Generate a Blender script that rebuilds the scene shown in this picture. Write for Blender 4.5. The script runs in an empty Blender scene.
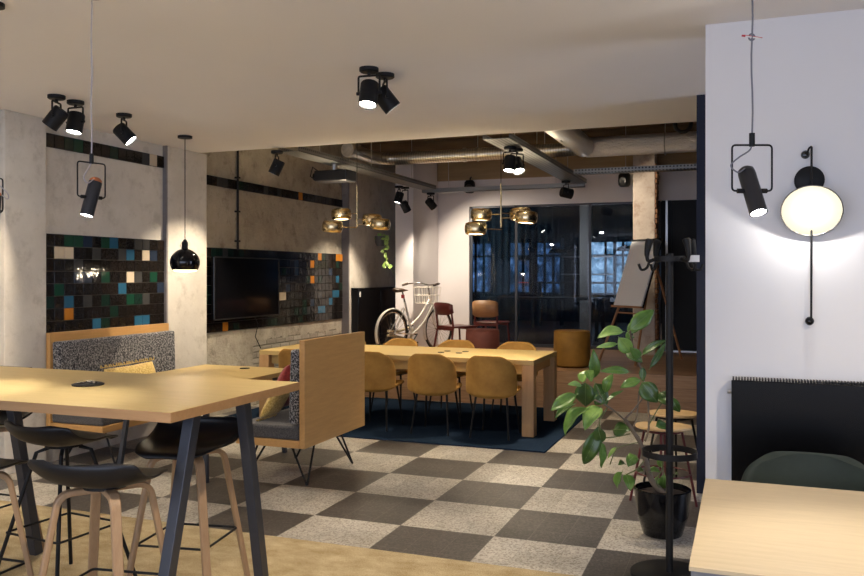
import bpy, bmesh, math, random
from mathutils import Vector, Matrix, Euler
random.seed(7)
PI = math.pi
C = bpy.context.scene.collection

# ------------------------------------------------------------------ camera
FPX = 820.0; YAW = math.atan(312 / FPX); EYE = 1.6
SN, CS = math.sin(YAW), math.cos(YAW)
cd = bpy.data.cameras.new('camera'); cam = bpy.data.objects.new('camera', cd); C.objects.link(cam)
cam.location = (0, 0, EYE); cam.rotation_euler = (PI / 2, 0, YAW)
cd.sensor_width = 36; cd.lens = FPX * 36 / 864; cd.shift_y = -(288 - 275) / 864
cd.clip_start = .05; cd.clip_end = 100
bpy.context.scene.camera = cam

def at(px, py, d):
    """world point at distance d along the view axis"""
    la = (px - 432) / FPX * d
    return Vector((la * CS - d * SN, la * SN + d * CS, EYE - (py - 275) / FPX * d))

# ------------------------------------------------------------------ materials
def mat(name, col=(.5, .5, .5), rough=.5, metal=0, emit=None, es=0, spec=None, trans=0, coat=0, sheen=0, alpha=1):
    m = bpy.data.materials.new(name); m.use_nodes = True
    b = m.node_tree.nodes['Principled BSDF']
    b.inputs['Base Color'].default_value = (*col, 1); b.inputs['Roughness'].default_value = rough
    b.inputs['Metallic'].default_value = metal
    if spec is not None: b.inputs['Specular IOR Level'].default_value = spec
    if emit: b.inputs['Emission Color'].default_value = (*emit, 1); b.inputs['Emission Strength'].default_value = es
    b.inputs['Transmission Weight'].default_value = trans; b.inputs['Coat Weight'].default_value = coat
    b.inputs['Sheen Weight'].default_value = sheen; b.inputs['Alpha'].default_value = alpha
    return m

class N:
    def __init__(s, m): s.m = m; s.t = m.node_tree; s.b = s.t.nodes['Principled BSDF']
    def n(s, typ, **kw):
        o = s.t.nodes.new(typ)
        for k, v in kw.items():
            if k in o.inputs: o.inputs[k].default_value = v
            else: setattr(o, k, v)
        return o
    def l(s, a, b): s.t.links.new(a, b)
    def coord(s, scale=(1, 1, 1), kind='Object', rot=(0, 0, 0), loc=(0, 0, 0)):
        c = s.n('ShaderNodeTexCoord'); mp = s.n('ShaderNodeMapping')
        mp.inputs['Scale'].default_value = scale; mp.inputs['Rotation'].default_value = rot; mp.inputs['Location'].default_value = loc
        s.l(c.outputs[kind], mp.inputs['Vector']); return mp.outputs['Vector']
    def noise(s, vec, scale, detail=4, rough=.6):
        o = s.n('ShaderNodeTexNoise'); o.inputs['Scale'].default_value = scale; o.inputs['Detail'].default_value = detail; o.inputs['Roughness'].default_value = rough
        s.l(vec, o.inputs['Vector']); return o.outputs['Fac']
    def ramp(s, fac, stops, const=False):
        r = s.n('ShaderNodeValToRGB'); e = r.color_ramp.elements
        if const: r.color_ramp.interpolation = 'CONSTANT'
        while len(e) < len(stops): e.new(.5)
        for q, (p, c) in zip(e, stops): q.position = p; q.color = (*c, 1) if len(c) == 3 else c
        s.l(fac, r.inputs['Fac']); return r.outputs['Color']
    def mix(s, f, a, b, mode='MIX'):
        x = s.n('ShaderNodeMix', data_type='RGBA', blend_type=mode)
        for sock, v in ((x.inputs['Factor'], f), (x.inputs['A'], a), (x.inputs['B'], b)):
            pass
        ins = [i for i in x.inputs if i.enabled]
        for sock, v in zip((x.inputs[0], x.inputs[6], x.inputs[7]), (f, a, b)):
            if hasattr(v, 'is_linked') or isinstance(v, bpy.types.NodeSocket): s.l(v, sock)
            elif isinstance(v, tuple): sock.default_value = (*v, 1)
            else: sock.default_value = v
        return x.outputs[2]
    def math(s, op, a, b=0, c=0):
        x = s.n('ShaderNodeMath', operation=op)
        for i, v in enumerate((a, b, c)):
            if isinstance(v, bpy.types.NodeSocket): s.l(v, x.inputs[i])
            else: x.inputs[i].default_value = v
        return x.outputs[0]
    def bump(s, h, strength=.3, dist=.01):
        x = s.n('ShaderNodeBump'); x.inputs['Strength'].default_value = strength; x.inputs['Distance'].default_value = dist
        s.l(h, x.inputs['Height']); s.l(x.outputs['Normal'], s.b.inputs['Normal'])
    def base(s, c): s.l(c, s.b.inputs['Base Color'])

def wood(name, dark, light, axis='X', rough=.45, s=1.0, ring=14):
    m = mat(name, light, rough); k = N(m)
    sc = {'X': (1.2 * s, ring * s, ring * s), 'Y': (ring * s, 1.2 * s, ring * s), 'Z': (ring * s, ring * s, 1.2 * s)}[axis]
    v = k.coord(sc); f = k.noise(v, 3, 6, .65); fine = k.noise(v, 22, 3, .6)
    c = k.ramp(f, [(.3, dark), (.65, light)])
    c2 = k.ramp(fine, [(.3, tuple(x * .86 for x in light)), (.6, light)])
    k.base(k.mix(.35, c, c2)); k.bump(fine, .08, .002)
    return m

OAK = wood('oak_along_x', (.43, .305, .115), (.52, .38, .155), 'X')
OAKY = wood('oak_along_y', (.44, .235, .075), (.56, .315, .11), 'Y')
OAKZ = wood('oak_upright', (.38, .215, .09), (.48, .29, .13), 'Z')
BLEACH = wood('pale_oak_top', (.48, .375, .225), (.58, .46, .285), 'X')
OAKSHADE = wood('oak_edge_shade', (.30, .165, .07), (.38, .22, .10), 'X')  # same oak darkened, edge shade put into the colour
STOOLOAK = wood('bent_oak', (.28, .17, .09), (.38, .245, .135), 'Z', s=1.4)
SEATOAK = wood('seat_veneer', (.52, .34, .15), (.64, .44, .21), 'X')
BLACK = mat('black_powder_coat', (.010, .010, .011), .5, spec=.22)
BLACKM = mat('black_moulded_plastic', (.008, .008, .010), .38, spec=.3)
BLACKG = mat('black_gloss', (.004, .004, .005), .10, spec=.4)
DGREY = mat('dark_grey_steel', (.045, .05, .065), .35, .3)
STEEL = mat('steel', (.5, .5, .5), .3, 1)
WHITE = mat('white_paint', (.75, .74, .72), .35)
IVORY = mat('ivory_enamel', (.72, .69, .62), .3)
CHROME = mat('chrome', (.7, .7, .7), .15, 1)
RUBBER = mat('black_rubber', (.015, .015, .015), .7)
COPPER = mat('copper_cap', (.55, .20, .09), .3, .7)
CABLE = mat('grey_textile_cable', (.17, .17, .20), .8)
PCABLE = mat('pale_textile_cable', (.42, .40, .44), .8)
BRASS = mat('brushed_brass', (.60, .46, .24), .27, 1)
k = N(BRASS); v = k.coord((1, 1, 60)); k.base(k.ramp(k.noise(v, 3, 2), [(.3, (.60, .47, .26)), (.7, (.82, .68, .42))]))
GLOW = mat('warm_lamp_glow', (1, 1, 1), .5, emit=(1, .80, .50), es=9)
GLOWS = mat('chandelier_diffuser', (1, .95, .85), .5, emit=(1, .80, .46), es=4.0)
GLOWC = mat('spot_lamp_glow', (1, 1, 1), .5, emit=(1, .93, .82), es=30)
GLOWP = mat('pendant_lamp_glow', (1, 1, 1), .5, emit=(1, .96, .93), es=30)
RED = mat('red_lacquer', (.12, .018, .015), .38)
REDP = mat('red_match_paint', (.5, .03, .04), .5)
SOIL = mat('soil', (.035, .022, .015), .95)
k = N(SOIL); k.bump(k.noise(k.coord(), 60), .9, .02)

def fabric(name, a, b, scale, rough=.95, sheen=.2, lo=.4, hi=.6, bump=.4):
    m = mat(name, a, rough, sheen=sheen); k = N(m); v = k.coord()
    f = k.noise(v, scale, 2, .7); k.base(k.ramp(f, [(lo, a), (hi, b)])); k.bump(f, bump, .003); return m
TWEED = fabric('black_white_tweed', (.010, .011, .015), (.33, .32, .32), 75, lo=.45, hi=.62)
SEATF = fabric('charcoal_wool', (.045, .043, .045), (.10, .095, .095), 120)
def velvet(name, a, b):
    m = mat(name, a, .75, sheen=.5); k = N(m); v = k.coord()
    k.base(k.ramp(k.noise(v, 5, 4, .6), [(.35, a), (.7, b)])); k.bump(k.noise(v, 90, 2), .15, .002)
    k.b.inputs['Sheen Tint'].default_value = (*b, 1); return m
MUSTARD = velvet('mustard_velvet', (.27, .132, .023), (.42, .23, .047))
GREENV = velvet('dark_green_velvet', (.007, .014, .010), (.016, .027, .020))
OCHREV = velvet('ochre_velvet', (.19, .09, .009), (.27, .135, .016))
RUSTV = velvet('brick_red_velvet', (.11, .028, .02), (.17, .045, .03))
YELF = fabric('yellow_wool', (.50, .33, .08), (.72, .54, .20), 60)
REDF = fabric('red_velvet', (.20, .02, .022), (.30, .035, .035), 60)

# white wall
def painted(name, col, var=.04, scale=3):
    m = mat(name, col, .85); k = N(m); v = k.coord(); f = k.noise(v, scale, 5)
    k.base(k.ramp(f, [(.3, tuple(max(0, c - var) for c in col)), (.7, col)])); k.bump(k.noise(v, 140, 2), .06, .002); return m
WALLW = painted('white_wall_paint', (.70, .70, .72), .015)
WALLB = painted('off_white_wall_paint', (.74, .71, .72), .03)
CEILW = painted('white_ceiling_paint', (.82, .80, .80), .02, 1.2)
NAVY = painted('navy_wall_paint', (.012, .016, .035), .004)

def plaster(name, lo, hi, dark, bricks=False):
    m = mat(name, hi, .9); k = N(m); v = k.coord()
    a = k.ramp(k.noise(v, 1.6, 8, .65), [(.3, lo), (.65, hi)])
    st = k.ramp(k.noise(v, 6, 6, .7), [(.52, (0, 0, 0)), (.68, (1, 1, 1))])
    c = k.mix(k.math('MULTIPLY', st, .55), a, dark)
    h = k.math('ADD', k.noise(v, 9, 8, .7), k.math('MULTIPLY', k.noise(v, 60, 3), .25))
    if bricks:
        vv = k.coord(rot=(PI / 2, 0, PI / 2))
        cc = k.n('ShaderNodeTexCoord'); sp = k.n('ShaderNodeSeparateXYZ'); k.l(cc.outputs['Object'], sp.inputs[0])
        cb = k.n('ShaderNodeCombineXYZ'); k.l(sp.outputs['Y'], cb.inputs['X']); k.l(sp.outputs['Z'], cb.inputs['Y'])
        br = k.n('ShaderNodeTexBrick'); k.l(cb.outputs[0], br.inputs['Vector'])
        br.inputs['Scale'].default_value = 1; br.inputs['Brick Width'].default_value = .22; br.inputs['Row Height'].default_value = .072
        br.inputs['Mortar Size'].default_value = .012; br.inputs['Mortar Smooth'].default_value = .7
        br.inputs['Color1'].default_value = (.30, .27, .22, 1); br.inputs['Color2'].default_value = (.42, .38, .32, 1); br.inputs['Mortar'].default_value = (.24, .215, .17, 1)
        ed = k.math('MULTIPLY', k.noise(v, 5, 5), .28)
        zz = k.math('ADD', sp.outputs['Z'], ed)
        low = k.math('LESS_THAN', zz, .93); far = k.math('GREATER_THAN', k.math('ADD', sp.outputs['Y'], ed), 8.75)
        yv = k.math('MULTIPLY', low, far)
        c = k.mix(yv, c, br.outputs['Color'])
        inv = k.math('SUBTRACT', 1, br.outputs['Fac'])
        hb = k.math('MULTIPLY', k.math('SUBTRACT', inv, 2.2), yv)
        fb = k.math('MULTIPLY', k.noise(k.coord((1, 6, 14)), 1.5, 3), .35)
        h = k.math('ADD', h, k.math('ADD', hb, fb))
        k.bump(h, .8, .03)
    else: k.bump(h, .35, .012)
    k.base(c); return m
PLASTER = plaster('skim_plaster', (.50, .46, .40), (.64, .60, .53), (.38, .34, .28))
PLASTERD = plaster('rough_aged_plaster', (.30, .265, .21), (.50, .455, .375), (.13, .11, .08), True)
CONCRETE = plaster('raw_concrete', (.46, .42, .36), (.62, .58, .52), (.30, .27, .22))
CONGREY = plaster('grey_concrete', (.14, .13, .135), (.2, .19, .195), (.10, .09, .09))
PEEL = plaster('peeling_plaster', (.40, .32, .27), (.66, .60, .52), (.28, .17, .12))
SOFFIT = wood('timber_shuttered_soffit', (.085, .055, .03), (.19, .13, .07), 'X', .9, s=.35)
BEAMT = wood('timber_shuttered_beam', (.26, .18, .09), (.40, .29, .16), 'X', .9, s=.3)
PLANK = mat('platform_planks', (.2, .12, .07), .45)
k = N(PLANK)
cc = k.n('ShaderNodeTexCoord'); sp = k.n('ShaderNodeSeparateXYZ'); k.l(cc.outputs['Object'], sp.inputs[0])
cb = k.n('ShaderNodeCombineXYZ'); k.l(sp.outputs['X'], cb.inputs['X']); k.l(k.math('ADD', sp.outputs['Y'], sp.outputs['Z']), cb.inputs['Y'])
br = k.n('ShaderNodeTexBrick'); k.l(cb.outputs[0], br.inputs['Vector'])
for a, b_ in (('Scale', 1), ('Brick Width', 1.8), ('Row Height', .15), ('Mortar Size', .0025)): br.inputs[a].default_value = b_
br.inputs['Color1'].default_value = (.27, .15, .08, 1); br.inputs['Color2'].default_value = (.40, .235, .13, 1); br.inputs['Mortar'].default_value = (.05, .03, .02, 1)
f = k.noise(k.coord((1.5, 16, 16)), 3, 5)
k.base(k.mix(.5, br.outputs['Color'], k.ramp(f, [(.3, (.20, .11, .055)), (.7, (.44, .27, .155))])))

# checkered terrazzo floor: squares of nine small tiles
FLOORM = mat('checkered_terrazzo', (.5, .5, .5), .42)
k = N(FLOORM); S = .622
cc = k.n('ShaderNodeTexCoord'); mp = k.n('ShaderNodeMapping'); mp.inputs['Location'].default_value = (1.43 + S * 40, -5.45 + S * 40, 0)
k.l(cc.outputs['Object'], mp.inputs['Vector'])
sp = k.n('ShaderNodeSeparateXYZ'); k.l(mp.outputs[0], sp.inputs[0])
def fl(x, s): return k.math('FLOOR', k.math('DIVIDE', x, s))
par = k.math('MODULO', k.math('ADD', fl(sp.outputs['X'], S), fl(sp.outputs['Y'], S)), 2)
ti = k.n('ShaderNodeCombineXYZ'); k.l(fl(sp.outputs['X'], S / 3), ti.inputs[0]); k.l(fl(sp.outputs['Y'], S / 3), ti.inputs[1])
wn = k.n('ShaderNodeTexWhiteNoise', noise_dimensions='3D'); k.l(ti.outputs[0], wn.inputs['Vector'])
vn = k.coord()
vo = k.n('ShaderNodeTexVoronoi'); vo.inputs['Scale'].default_value = 95; k.l(vn, vo.inputs['Vector'])
bw = k.n('ShaderNodeRGBToBW'); k.l(vo.outputs['Color'], bw.inputs[0])
lt = k.ramp(bw.outputs[0], [(.25, (.30, .27, .225)), (.42, (.47, .44, .385)), (.75, (.58, .55, .49))])
dk = k.ramp(bw.outputs[0], [(.2, (.055, .048, .043)), (.6, (.085, .075, .068)), (.9, (.13, .12, .11))])
c = k.mix(k.math('GREATER_THAN', par, .5), lt, dk)
wv = k.math('ADD', .82, k.math('MULTIPLY', wn.outputs['Value'], .22))
cbn = k.n('ShaderNodeCombineXYZ'); [k.l(wv, cbn.inputs[i]) for i in range(3)]
c = k.mix(1.0, c, cbn.outputs[0], 'MULTIPLY')
dirt = k.ramp(k.noise(vn, 2.2, 5), [(.35, (.8, .78, .75)), (.65, (1, 1, 1))]); c = k.mix(1.0, c, dirt, 'MULTIPLY')
def gl(x):
    q = k.math('ABSOLUTE', k.math('SUBTRACT', k.math('FRACT', k.math('DIVIDE', x, S / 3)), .5))
    return k.math('GREATER_THAN', q, .492)
gr = k.math('MAXIMUM', gl(sp.outputs['X']), gl(sp.outputs['Y']))
c = k.mix(k.math('MULTIPLY', gr, .5), c, (.22, .20, .17)); k.base(c)

def rugm(name, a, b, sc, st=(1, 1, 1)):
    m = mat(name, a, .97, spec=0); k = N(m); v = k.coord(st)
    k.base(k.mix(.45, k.ramp(k.noise(v, sc, 6, .7), [(.35, a), (.65, b)]), k.ramp(k.noise(k.coord(), 160, 2), [(.4, a), (.6, b)]))); k.bump(k.noise(k.coord(), 220, 2), .6, .006); return m
RUGB = rugm('ochre_beige_carpet', (.29, .21, .10), (.58, .48, .31), 5, (1, 1.5, 1))
RUGN = rugm('navy_woven_rug', (.012, .022, .042), (.020, .034, .060), 9, (6, 1, 1))

# galvanised metal
GALV = mat('galvanised_steel', (.55, .54, .5), .35, .9)
k = N(GALV); v = k.coord(); k.base(k.ramp(k.noise(v, 14, 4), [(.3, (.42, .41, .38)), (.7, (.66, .65, .62))]))
SPIRAL = mat('spiral_duct_steel', (.55, .54, .5), .3, .9)
k = N(SPIRAL); cc = k.coord((1, 1, 1), kind='Generated')
wv = k.n('ShaderNodeTexWave'); wv.inputs['Scale'].default_value = 9; wv.bands_direction = 'X'; wv.inputs['Distortion'].default_value = .0
k.l(k.coord((1, .15, .1)), wv.inputs['Vector']); k.base(k.ramp(wv.outputs['Fac'], [(.0, (.30, .29, .26)), (.06, (.60, .58, .52)), (1, (.66, .64, .58))])); k.bump(wv.outputs['Fac'], .2, .006)
FOIL = mat('crinkled_foil', (.88, .85, .82), .30, .75)
k = N(FOIL); k.bump(k.noise(k.coord((1, 3, 3)), 16, 5, .7), .8, .03)
PERF = mat('perforated_galvanised_tray', (.5, .49, .46), .45, .7)
k = N(PERF); cc = k.coord(); vo = k.n('ShaderNodeTexVoronoi', feature='F1'); vo.inputs['Scale'].default_value = 24; vo.inputs['Randomness'].default_value = 0; k.l(cc, vo.inputs['Vector'])
k.base(k.ramp(vo.outputs['Distance'], [(.24, (.03, .03, .03)), (.32, (.24, .24, .235))]))

TILES = []
for n, c_ in (('tile_black', (.010, .008, .007)), ('tile_green', (.008, .045, .026)), ('tile_blue', (.022, .095, .17)), ('tile_orange', (.46, .17, .02)), ('tile_cream', (.55, .46, .34)), ('tile_charcoal', (.04, .04, .04)), ('tile_brown', (.014, .010, .008)), ('tile_dark_green', (.008, .022, .016)), ('tile_navy', (.018, .028, .05)), ('grout', (.06, .053, .042))):
    t_ = mat(n, c_, .09 if n != 'grout' else .9); k = N(t_)
    if n != 'grout': k.b.inputs['Specular IOR Level'].default_value = .35; k.bump(k.noise(k.coord(), 11, 3), .22, .02)
    TILES.append(t_)

def glassm(name, tint, alpha):
    m = bpy.data.materials.new(name); m.use_nodes = True; t = m.node_tree; t.nodes.clear()
    o = t.nodes.new('ShaderNodeOutputMaterial'); mx = t.nodes.new('ShaderNodeMixShader'); tr = t.nodes.new('ShaderNodeBsdfTransparent'); g = t.nodes.new('ShaderNodeBsdfGlossy')
    g.inputs['Roughness'].default_value = .02; tr.inputs['Color'].default_value = (*tint, 1)
    fr = t.nodes.new('ShaderNodeFresnel'); fr.inputs['IOR'].default_value = 1.32
    t.links.new(fr.outputs[0], mx.inputs[0]); t.links.new(tr.outputs[0], mx.inputs[1]); t.links.new(g.outputs[0], mx.inputs[2]); t.links.new(mx.outputs[0], o.inputs[0]); return m
GLASS = glassm('clear_dark_glass', (.62, .68, .74), 1)
def sheerm():
    m = bpy.data.materials.new('sheer_blue_grey_voile'); m.use_nodes = True; t = m.node_tree; t.nodes.clear()
    o = t.nodes.new('ShaderNodeOutputMaterial'); mx = t.nodes.new('ShaderNodeMixShader'); tr = t.nodes.new('ShaderNodeBsdfTransparent'); g = t.nodes.new('ShaderNodeBsdfDiffuse')
    g.inputs['Color'].default_value = (.09, .16, .22, 1); mx.inputs[0].default_value = .55
    t.links.new(tr.outputs[0], mx.inputs[1]); t.links.new(g.outputs[0], mx.inputs[2]); t.links.new(mx.outputs[0], o.inputs[0]); return m
SHEER = sheerm()
SHEERT = SHEER
# lit street windows seen across the next room
DUSK = mat('dusk_street_view', (0, 0, 0), .5)
k = N(DUSK); v = k.coord((1, 1, 1))
vo = k.n('ShaderNodeTexVoronoi'); vo.inputs['Scale'].default_value = 5; k.l(k.coord((1, 1, 1.4)), vo.inputs['Vector'])
a = k.ramp(k.noise(v, 3.5, 6, .75), [(.40, (.004, .010, .022)), (.54, (.03, .07, .15)), (.68, (.18, .32, .60))])
k.l(a, k.b.inputs['Emission Color']); k.b.inputs['Emission Strength'].default_value = 1.6

DUSKB = mat('brighter_street_view', (0, 0, 0), .5)
k = N(DUSKB); v = k.coord((1, 1, 1)); a = k.ramp(k.noise(v, 4.5, 6, .75), [(.36, (.01, .03, .06)), (.50, (.12, .24, .36)), (.64, (.45, .62, .80))])
k.l(a, k.b.inputs['Emission Color']); k.b.inputs['Emission Strength'].default_value = 2.4
# ------------------------------------------------------------------ mesh helpers
def bm_(): return bmesh.new()
def add_box(bm, c, s, rot=None, mi=0):
    r = bmesh.ops.create_cube(bm, size=1)['verts']
    M = Matrix.Translation(Vector(c)) @ ((rot.to_matrix().to_4x4() if isinstance(rot, Euler) else rot) if rot else Matrix.Identity(4)) @ Matrix.Diagonal((s[0], s[1], s[2], 1))
    bmesh.ops.transform(bm, matrix=M, verts=r)
    if mi:
        for v in r:
            for f in v.link_faces: f.material_index = mi
    return bm
def rng(bm, x0, x1, y0, y1, z0, z1, mi=0): return add_box(bm, ((x0 + x1) / 2, (y0 + y1) / 2, (z0 + z1) / 2), (abs(x1 - x0), abs(y1 - y0), abs(z1 - z0)), mi=mi)
def basis(t):
    t = t.normalized(); a = Vector((0, 0, 1)) if abs(t.z) < .9 else Vector((1, 0, 0))
    u = t.cross(a).normalized(); return u, t.cross(u).normalized()
def add_tube(bm, pts, r, seg=10, closed=False, flat=None):
    """sweep along pts; r number or list; flat=(w,h) makes a rounded strap"""
    pts = [Vector(p) for p in pts]; n = len(pts); rs = r if isinstance(r, (list, tuple)) else [r] * n
    rings = []; pu = None
    for i, p in enumerate(pts):
        a = pts[(i - 1) % n] if (closed or i > 0) else p; b = pts[(i + 1) % n] if (closed or i < n - 1) else p
        t = (b - a)
        if t.length < 1e-9: t = Vector((0, 0, 1))
        t.normalize()
        if pu is None: u, w = basis(t)
        else:
            u = (pu - t * pu.dot(t))
            u = u.normalized() if u.length > 1e-6 else basis(t)[0]
            w = t.cross(u).normalized()
        pu = u
        ring = []
        for j in range(seg):
            th = 2 * PI * j / seg + (PI / seg if seg == 4 else 0)
            cx, cy = math.cos(th), math.sin(th)
            if flat: cx = math.copysign(abs(cx) ** .5, cx) * flat[0]; cy = math.copysign(abs(cy) ** .5, cy) * flat[1]
            ring.append(bm.verts.new(p + (u * cx + w * cy) * rs[i]))
        rings.append(ring)
    m = n if closed else n - 1
    for i in range(m):
        A, B_ = rings[i], rings[(i + 1) % n]
        for j in range(seg): bm.faces.new((A[j], A[(j + 1) % seg], B_[(j + 1) % seg], B_[j]))
    if not closed:
        bm.faces.new(rings[0][::-1]); bm.faces.new(rings[-1])
    return bm
def add_lathe(bm, prof, seg=28, c=(0, 0, 0), M=None):
    """prof: (radius, z) pairs"""
    c = Vector(c); rings = []
    for r, z in prof:
        if r < 1e-5: ring = [bm.verts.new(Vector((0, 0, z)))]
        else: ring = [bm.verts.new(Vector((r * math.cos(2 * PI * j / seg), r * math.sin(2 * PI * j / seg), z))) for j in range(seg)]
        rings.append(ring)
    for A, B_ in zip(rings, rings[1:]):
        for j in range(seg):
            j2 = (j + 1) % seg
            q = [A[j % len(A)], A[j2 % len(A)], B_[j2 % len(B_)], B_[j % len(B_)]]
            u = []
            for x in q:
                if x not in u: u.append(x)
            if len(u) >= 3:
                try: bm.faces.new(u)
                except ValueError: pass
    for ring in (rings[0], rings[-1]):
        if len(ring) > 2:
            if (prof[0] != prof[-1]) : 
                try: bm.faces.new(ring)
                except ValueError: pass
    vs = [v for r_ in rings for v in r_]
    T = Matrix.Translation(c) @ (M if M is not None else Matrix.Identity(4))
    bmesh.ops.transform(bm, matrix=T, verts=vs)
    return bm
def towards(d):  # matrix whose +Z goes to d
    return Vector(d).normalized().to_track_quat('Z', 'Y').to_matrix().to_4x4()
def arc_pts(pts, rad, n=5):
    """polyline with rounded corners"""
    pts = [Vector(p) for p in pts]; out = [pts[0]]
    for a, b, c in zip(pts, pts[1:], pts[2:]):
        r = min(rad, (a - b).length * .49, (c - b).length * .49)
        p0 = b + (a - b).normalized() * r; p1 = b + (c - b).normalized() * r
        for i in range(n + 1):
            t = i / n; out.append(p0 * (1 - t) ** 2 + b * 2 * t * (1 - t) + p1 * t * t)
    out.append(pts[-1]); return out
def round_loop(pts, rad, n=5):
    pts = [Vector(p) for p in pts]; m = len(pts); out = []
    for i in range(m):
        a, b, c = pts[i - 1], pts[i], pts[(i + 1) % m]
        p0 = b + (a - b).normalized() * rad; p1 = b + (c - b).normalized() * rad
        for q in range(n + 1):
            t = q / n; out.append(p0 * (1 - t) ** 2 + b * 2 * t * (1 - t) + p1 * t * t)
    return out

def obj(name, bm, m, parent=None, smooth=False, bevel=0, loc=None, solid=0, sub=0, seg=2):
    bmesh.ops.recalc_face_normals(bm, faces=bm.faces)
    me = bpy.data.meshes.new(name); bm.to_mesh(me); bm.free()
    for x in (m if isinstance(m, list) else [m]): me.materials.append(x)
    o = bpy.data.objects.new(name, me); C.objects.link(o)
    if smooth:
        for p in me.polygons: p.use_smooth = True
        if smooth != 'all':
            try: me.set_sharp_from_angle(angle=math.radians(smooth if smooth is not True else 40))
            except Exception: pass
    if solid:
        q = o.modifiers.new('thickness', 'SOLIDIFY'); q.thickness = solid; q.offset = 0
    if sub:
        q = o.modifiers.new('smoothing', 'SUBSURF'); q.levels = sub; q.render_levels = sub
    if bevel:
        q = o.modifiers.new('edges', 'BEVEL'); q.width = bevel; q.segments = seg; q.limit_method = 'ANGLE'
    if parent: o.parent = parent
    if loc: o.location = loc
    return o
def tag(o, label=None, cat=None, group=None, kind=None):
    if label: o['label'] = label
    if cat: o['category'] = cat
    if group: o['group'] = group
    if kind: o['kind'] = kind
    return o
def thing(name, label, cat, loc=(0, 0, 0), rz=0, group=None):
    o = bpy.data.objects.new(name, None); C.objects.link(o); o.location = loc; o.rotation_euler = (0, 0, rz)
    o.empty_display_size = .05
    return tag(o, label, cat, group)
def kids(o): return [c for c in list(bpy.data.objects) if c.parent == o]
def dup(root, loc, rz=0, label=None, group=None):
    r = root.copy(); C.objects.link(r); r.location = loc; r.rotation_euler = (0, 0, rz)
    if label: r['label'] = label
    if group: r['group'] = group
    for ch in kids(root):
        c = ch.copy(); C.objects.link(c); c.parent = r
        for g in kids(ch):
            d = g.copy(); C.objects.link(d); d.parent = c
    return r
def struct(name, bm, m, **kw):
    o = obj(name, bm, m, **kw); o['kind'] = 'structure'; return o
def spot_light(name, loc, aim, power, size=60, blend=.5, col=(1, .84, .64), rad=.03):
    l = bpy.data.lights.new(name, 'SPOT'); l.energy = power; l.spot_size = math.radians(size); l.spot_blend = blend; l.color = col; l.shadow_soft_size = rad
    o = bpy.data.objects.new(name, l); C.objects.link(o); o.location = loc; o.rotation_euler = (-Vector(aim)).to_track_quat('Z', 'Y').to_euler(); return o
def point_light(name, loc, power, col=(1, .8, .55), rad=.03):
    l = bpy.data.lights.new(name, 'POINT'); l.energy = power; l.color = col; l.shadow_soft_size = rad
    o = bpy.data.objects.new(name, l); C.objects.link(o); o.location = loc; return o
def cat_interp(P, n):
    """Catmull-Rom through tuples"""
    out = []; m = len(P)
    for i in range(m - 1):
        p0, p1, p2, p3 = P[max(i - 1, 0)], P[i], P[i + 1], P[min(i + 2, m - 1)]
        for s in range(n):
            t = s / n
            out.append(tuple(.5 * ((2 * b) + (-a + c) * t + (2 * a - 5 * b + 4 * c - d) * t * t + (-a + 3 * b - 3 * c + d) * t ** 3) for a, b, c, d in zip(p0, p1, p2, p3)))
    out.append(tuple(P[-1])); return out
def shell(prof, n=4, nu=14):
    """prof rows: (y, z, halfwidth, side_up, side_forward) -> moulded sheet"""
    rows = cat_interp(prof, n); bm = bm_(); g = []
    for (y, z, w, up, fw) in rows:
        g.append([bm.verts.new((w * u, y + fw * abs(u) ** 2.2, z + up * abs(u) ** 2.6)) for u in [(-1 + 2 * j / nu) for j in range(nu + 1)]])
    for a, b in zip(g, g[1:]):
        for j in range(nu): bm.faces.new((a[j], a[j + 1], b[j + 1], b[j]))
    return bm

# ------------------------------------------------------------------ the setting
H = 2.92; XP = -5.5; XW = -5.55; XR = -5.62; PZ = .45; BY = 12.75; TOP = 3.6
struct('floor', rng(bm_(), -5.75, 4.0, -3.0, 9.75, -.06, 0), FLOORM)
struct('platform', rng(bm_(), -5.75, 2.0, 9.75, 20.2, -.06, PZ), PLANK)
b = bm_(); rng(b, -5.75, 4.0, -3.0, 7.40, H, TOP + .1); struct('ceiling', b, CEILW)
b = bm_(); rng(b, -5.75, 2.0, 7.40, BY + .1, TOP, TOP + .1); struct('ceiling', b, SOFFIT)
b = bm_()
for y in (8.6, 10.0, 11.4): rng(b, -5.6, 1.9, y, y + .16, TOP - .16, TOP)
struct('ceiling_beam', b, SOFFIT)
b = bm_(); rng(b, -5.75, XW, -3.0, 7.5, 0, H); struct('wall_left', b, PLASTER)
b = bm_(); rng(b, -5.75, XR, 7.5, BY, 0, TOP); struct('wall_left', b, PLASTERD)
for (y0, y1, zt, m_) in ((4.89, 5.31, H, PLASTER), (6.87, 7.52, H, PLASTER), (11.0, BY, TOP, CONCRETE)):
    struct('pillar', rng(bm_(), XR, XP, y0, y1, 0, zt), m_, bevel=.008)
struct('trim_1', rng(bm_(), XR, XP - .004, 10.97, 11.0, 0, TOP), CONGREY)
struct('trim_2', rng(bm_(), XW, XP - .004, 6.85, 6.87, 0, H), CONGREY)
struct('pillar', rng(bm_(), -5.04, -4.74, 11.65, BY, PZ, TOP), WALLB, bevel=.006)
GX0, GX1, GZ = -4.2, -1.2, 2.72
b = bm_(); rng(b, -5.6, GX0, BY, BY + .15, PZ, 3.15); rng(b, GX0, 2.0, BY, BY + .15, GZ, 3.15); struct('wall_back', b, WALLB)
struct('trim_3', rng(bm_(), -5.6, 2.0, BY - .05, BY + .15, 3.15, TOP), BEAMT)
b = bm_(); rng(b, -1.5, -1.19, 12.1, 12.42, PZ, TOP - .2); struct('pillar', b, PEEL, bevel=.012)
BRICK = plaster('exposed_red_brick', (.22, .10, .05), (.35, .19, .10), (.12, .07, .04))
b = bm_()
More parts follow.
